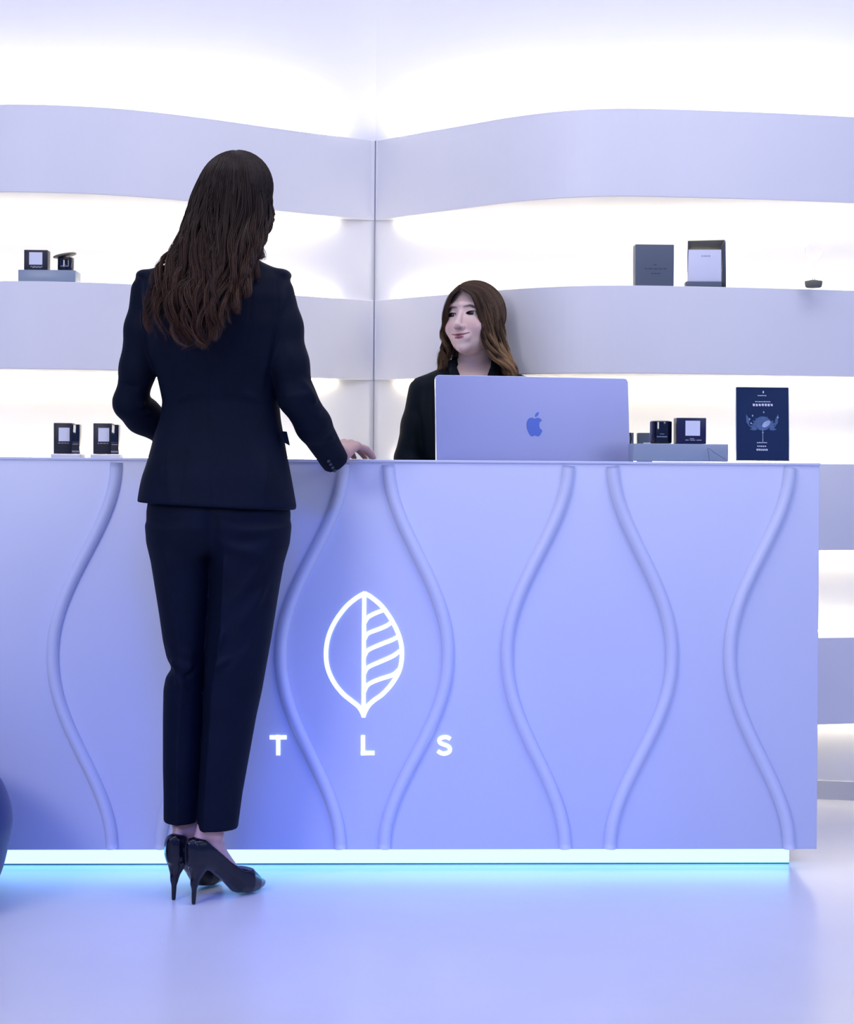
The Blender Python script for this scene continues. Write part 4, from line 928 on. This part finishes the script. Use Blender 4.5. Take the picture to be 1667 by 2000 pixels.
Vb, Fb = polygonize(body2, (W(740, 0, 5.2)[0], 4.90, .003), (W(1110, 0, 5.2)[0], 5.42, zs_+.01), .0040)
Vh, Fh = polygonize(lambda P: body2(P), hr.O-v3(.14, .14, .175), hr.O+v3(.14, .14, .14), .00125)
# one skin mesh: the coarse body runs up inside the finely modelled head and neck
keepf = (Vb[Fb].mean(1)[:, 2] < hr.O[2]-.168); Fb2 = Fb[keepf]
Fh2 = Fh
def rccol(V): c = hr.color(V, (.88, .64, .57)); far = np.linalg.norm(V-hr.O, axis=1) > .15; c[far] = (.88, .64, .57); return c
join_meshes([(Vb, Fb2), (Vh, Fh2)], 'body', M['skin'], rc, rccol)
hr.eyes(rc, (-.16, .06))
def cap2(P):
    Q = hr.loc(P); d = ell(Q, (0, -.019, .030), (.078, .0935, .0845))
    fr_ = Q[:, 1]-(.030+.55*np.clip(Q[:, 2]-.045, 0, 1)-.35*np.clip(-Q[:, 2], 0, 1)); d = smax(d, fr_, .012); d = smin(d, ell(np.abs(Q)*v3(1, 0, 0)+Q*v3(0, 1, 1), (.060, -.018, -.014), (.0145, .030, .045)), .01)
    d = smin(d, zloft(P, [ring(*r) for r in ((600, 878, 978, 5.27, .055), (650, 885, 980, 5.275, .045), (690, 884, 985, 5.275, .035), (722, 876, 990, 5.275, .02))], 2.1, .015), .02)
    return d
sdfmesh('hair', cap2, hr.O-v3(.16, .16, .22), hr.O+v3(.16, .16, .16), .004, M['scalp2'], rc)
ga = [[(902, 562, 5.145), (921, 576, 5.118), (931, 605, 5.118), (938, 640, 5.125), (946, 670, 5.13), (962, 698, 5.13), (980, 718, 5.13), (992, 742, 5.13)],
      [(898, 560, 5.155), (930, 572, 5.130), (946, 605, 5.130), (953, 645, 5.135), (965, 680, 5.14), (988, 710, 5.14), (1004, 745, 5.14)],
      [(900, 557, 5.175), (942, 567, 5.16), (963, 605, 5.165), (970, 650, 5.165), (984, 692, 5.165), (1004, 722, 5.165), (1010, 745, 5.17)],
      [(902, 556, 5.20), (948, 565, 5.20), (974, 605, 5.20), (982, 650, 5.20), (992, 695, 5.19), (1008, 728, 5.19), (1012, 748, 5.19)],
      [(904, 556, 5.23), (950, 567, 5.25), (974, 608, 5.26), (982, 655, 5.25), (990, 700, 5.24), (994, 745, 5.24)],
      [(904, 556, 5.25), (935, 568, 5.29), (958, 610, 5.32), (965, 660, 5.31), (970, 705, 5.29), (975, 745, 5.28)],
      [(900, 557, 5.25), (912, 572, 5.30), (920, 612, 5.325), (925, 660, 5.315), (925, 700, 5.30), (925, 740, 5.29)],
      [(897, 558, 5.23), (885, 578, 5.27), (888, 615, 5.295), (892, 660, 5.295), (886, 700, 5.28), (876, 728, 5.27)],
      [(896, 559, 5.205), (878, 578, 5.22), (873, 612, 5.235), (872, 652, 5.25), (874, 685, 5.25), (864, 712, 5.245), (856, 730, 5.24)],
      [(895, 560, 5.175), (877, 578, 5.175), (868, 606, 5.18), (865, 640, 5.20), (867, 675, 5.22), (858, 705, 5.22), (850, 724, 5.21)],
      [(895, 562, 5.155), (880, 576, 5.145), (870.5, 600, 5.15), (866, 628, 5.16), (864.5, 650, 5.18), (868, 676, 5.20), (866, 702, 5.2), (853, 720, 5.2)]]
def hi2(P, v, ci, rg, n):
    x = rg.random(400)[ci % 400][:, None]; return np.clip((v-.30)*1.7, 0, 1)*np.clip(x*1.6-.45, 0, 1)*.9+.06*rg.random((n, 1))
strands('hair_strands', ga, 5200, rc, (.055, .028, .018), (.66, .40, .19), hi2, r=.0007, wave=.015, freq=2.1, jit=.005, K=30, clump=8, seed=11, lenr=(.90, 1.03), push=(hr, (0, -.019, .030), (.0795, .095, .086)))

# ------------------------------------------------------------------ blue pouf at the left edge
pc_ = W(17, 1590, 4.03); pcx = (pc_[0]-.335, 4.03, 0)
pf_ = empty('pouf_seat', pcx, 'dark blue rounded upholstered seat cut off by the left edge', 'seat')
prof = spline([(.20, .012), (.285, .022), (.300, .05), (.318, .10), (.332, .17), (.335, .205), (.328, .245), (.308, .29), (.27, .335), (.20, .37), (.12, .385), (.001, .388)], 60)
MB().lathe(pcx, [tuple(p) for p in prof], 72).build('cushion_body', M['chair'], pf_, True)
MB().lathe(pcx, [(.18, 0), (.20, .002), (.20, .014), (.18, .016)], 48).build('base_ring', M['metal'], pf_, True)
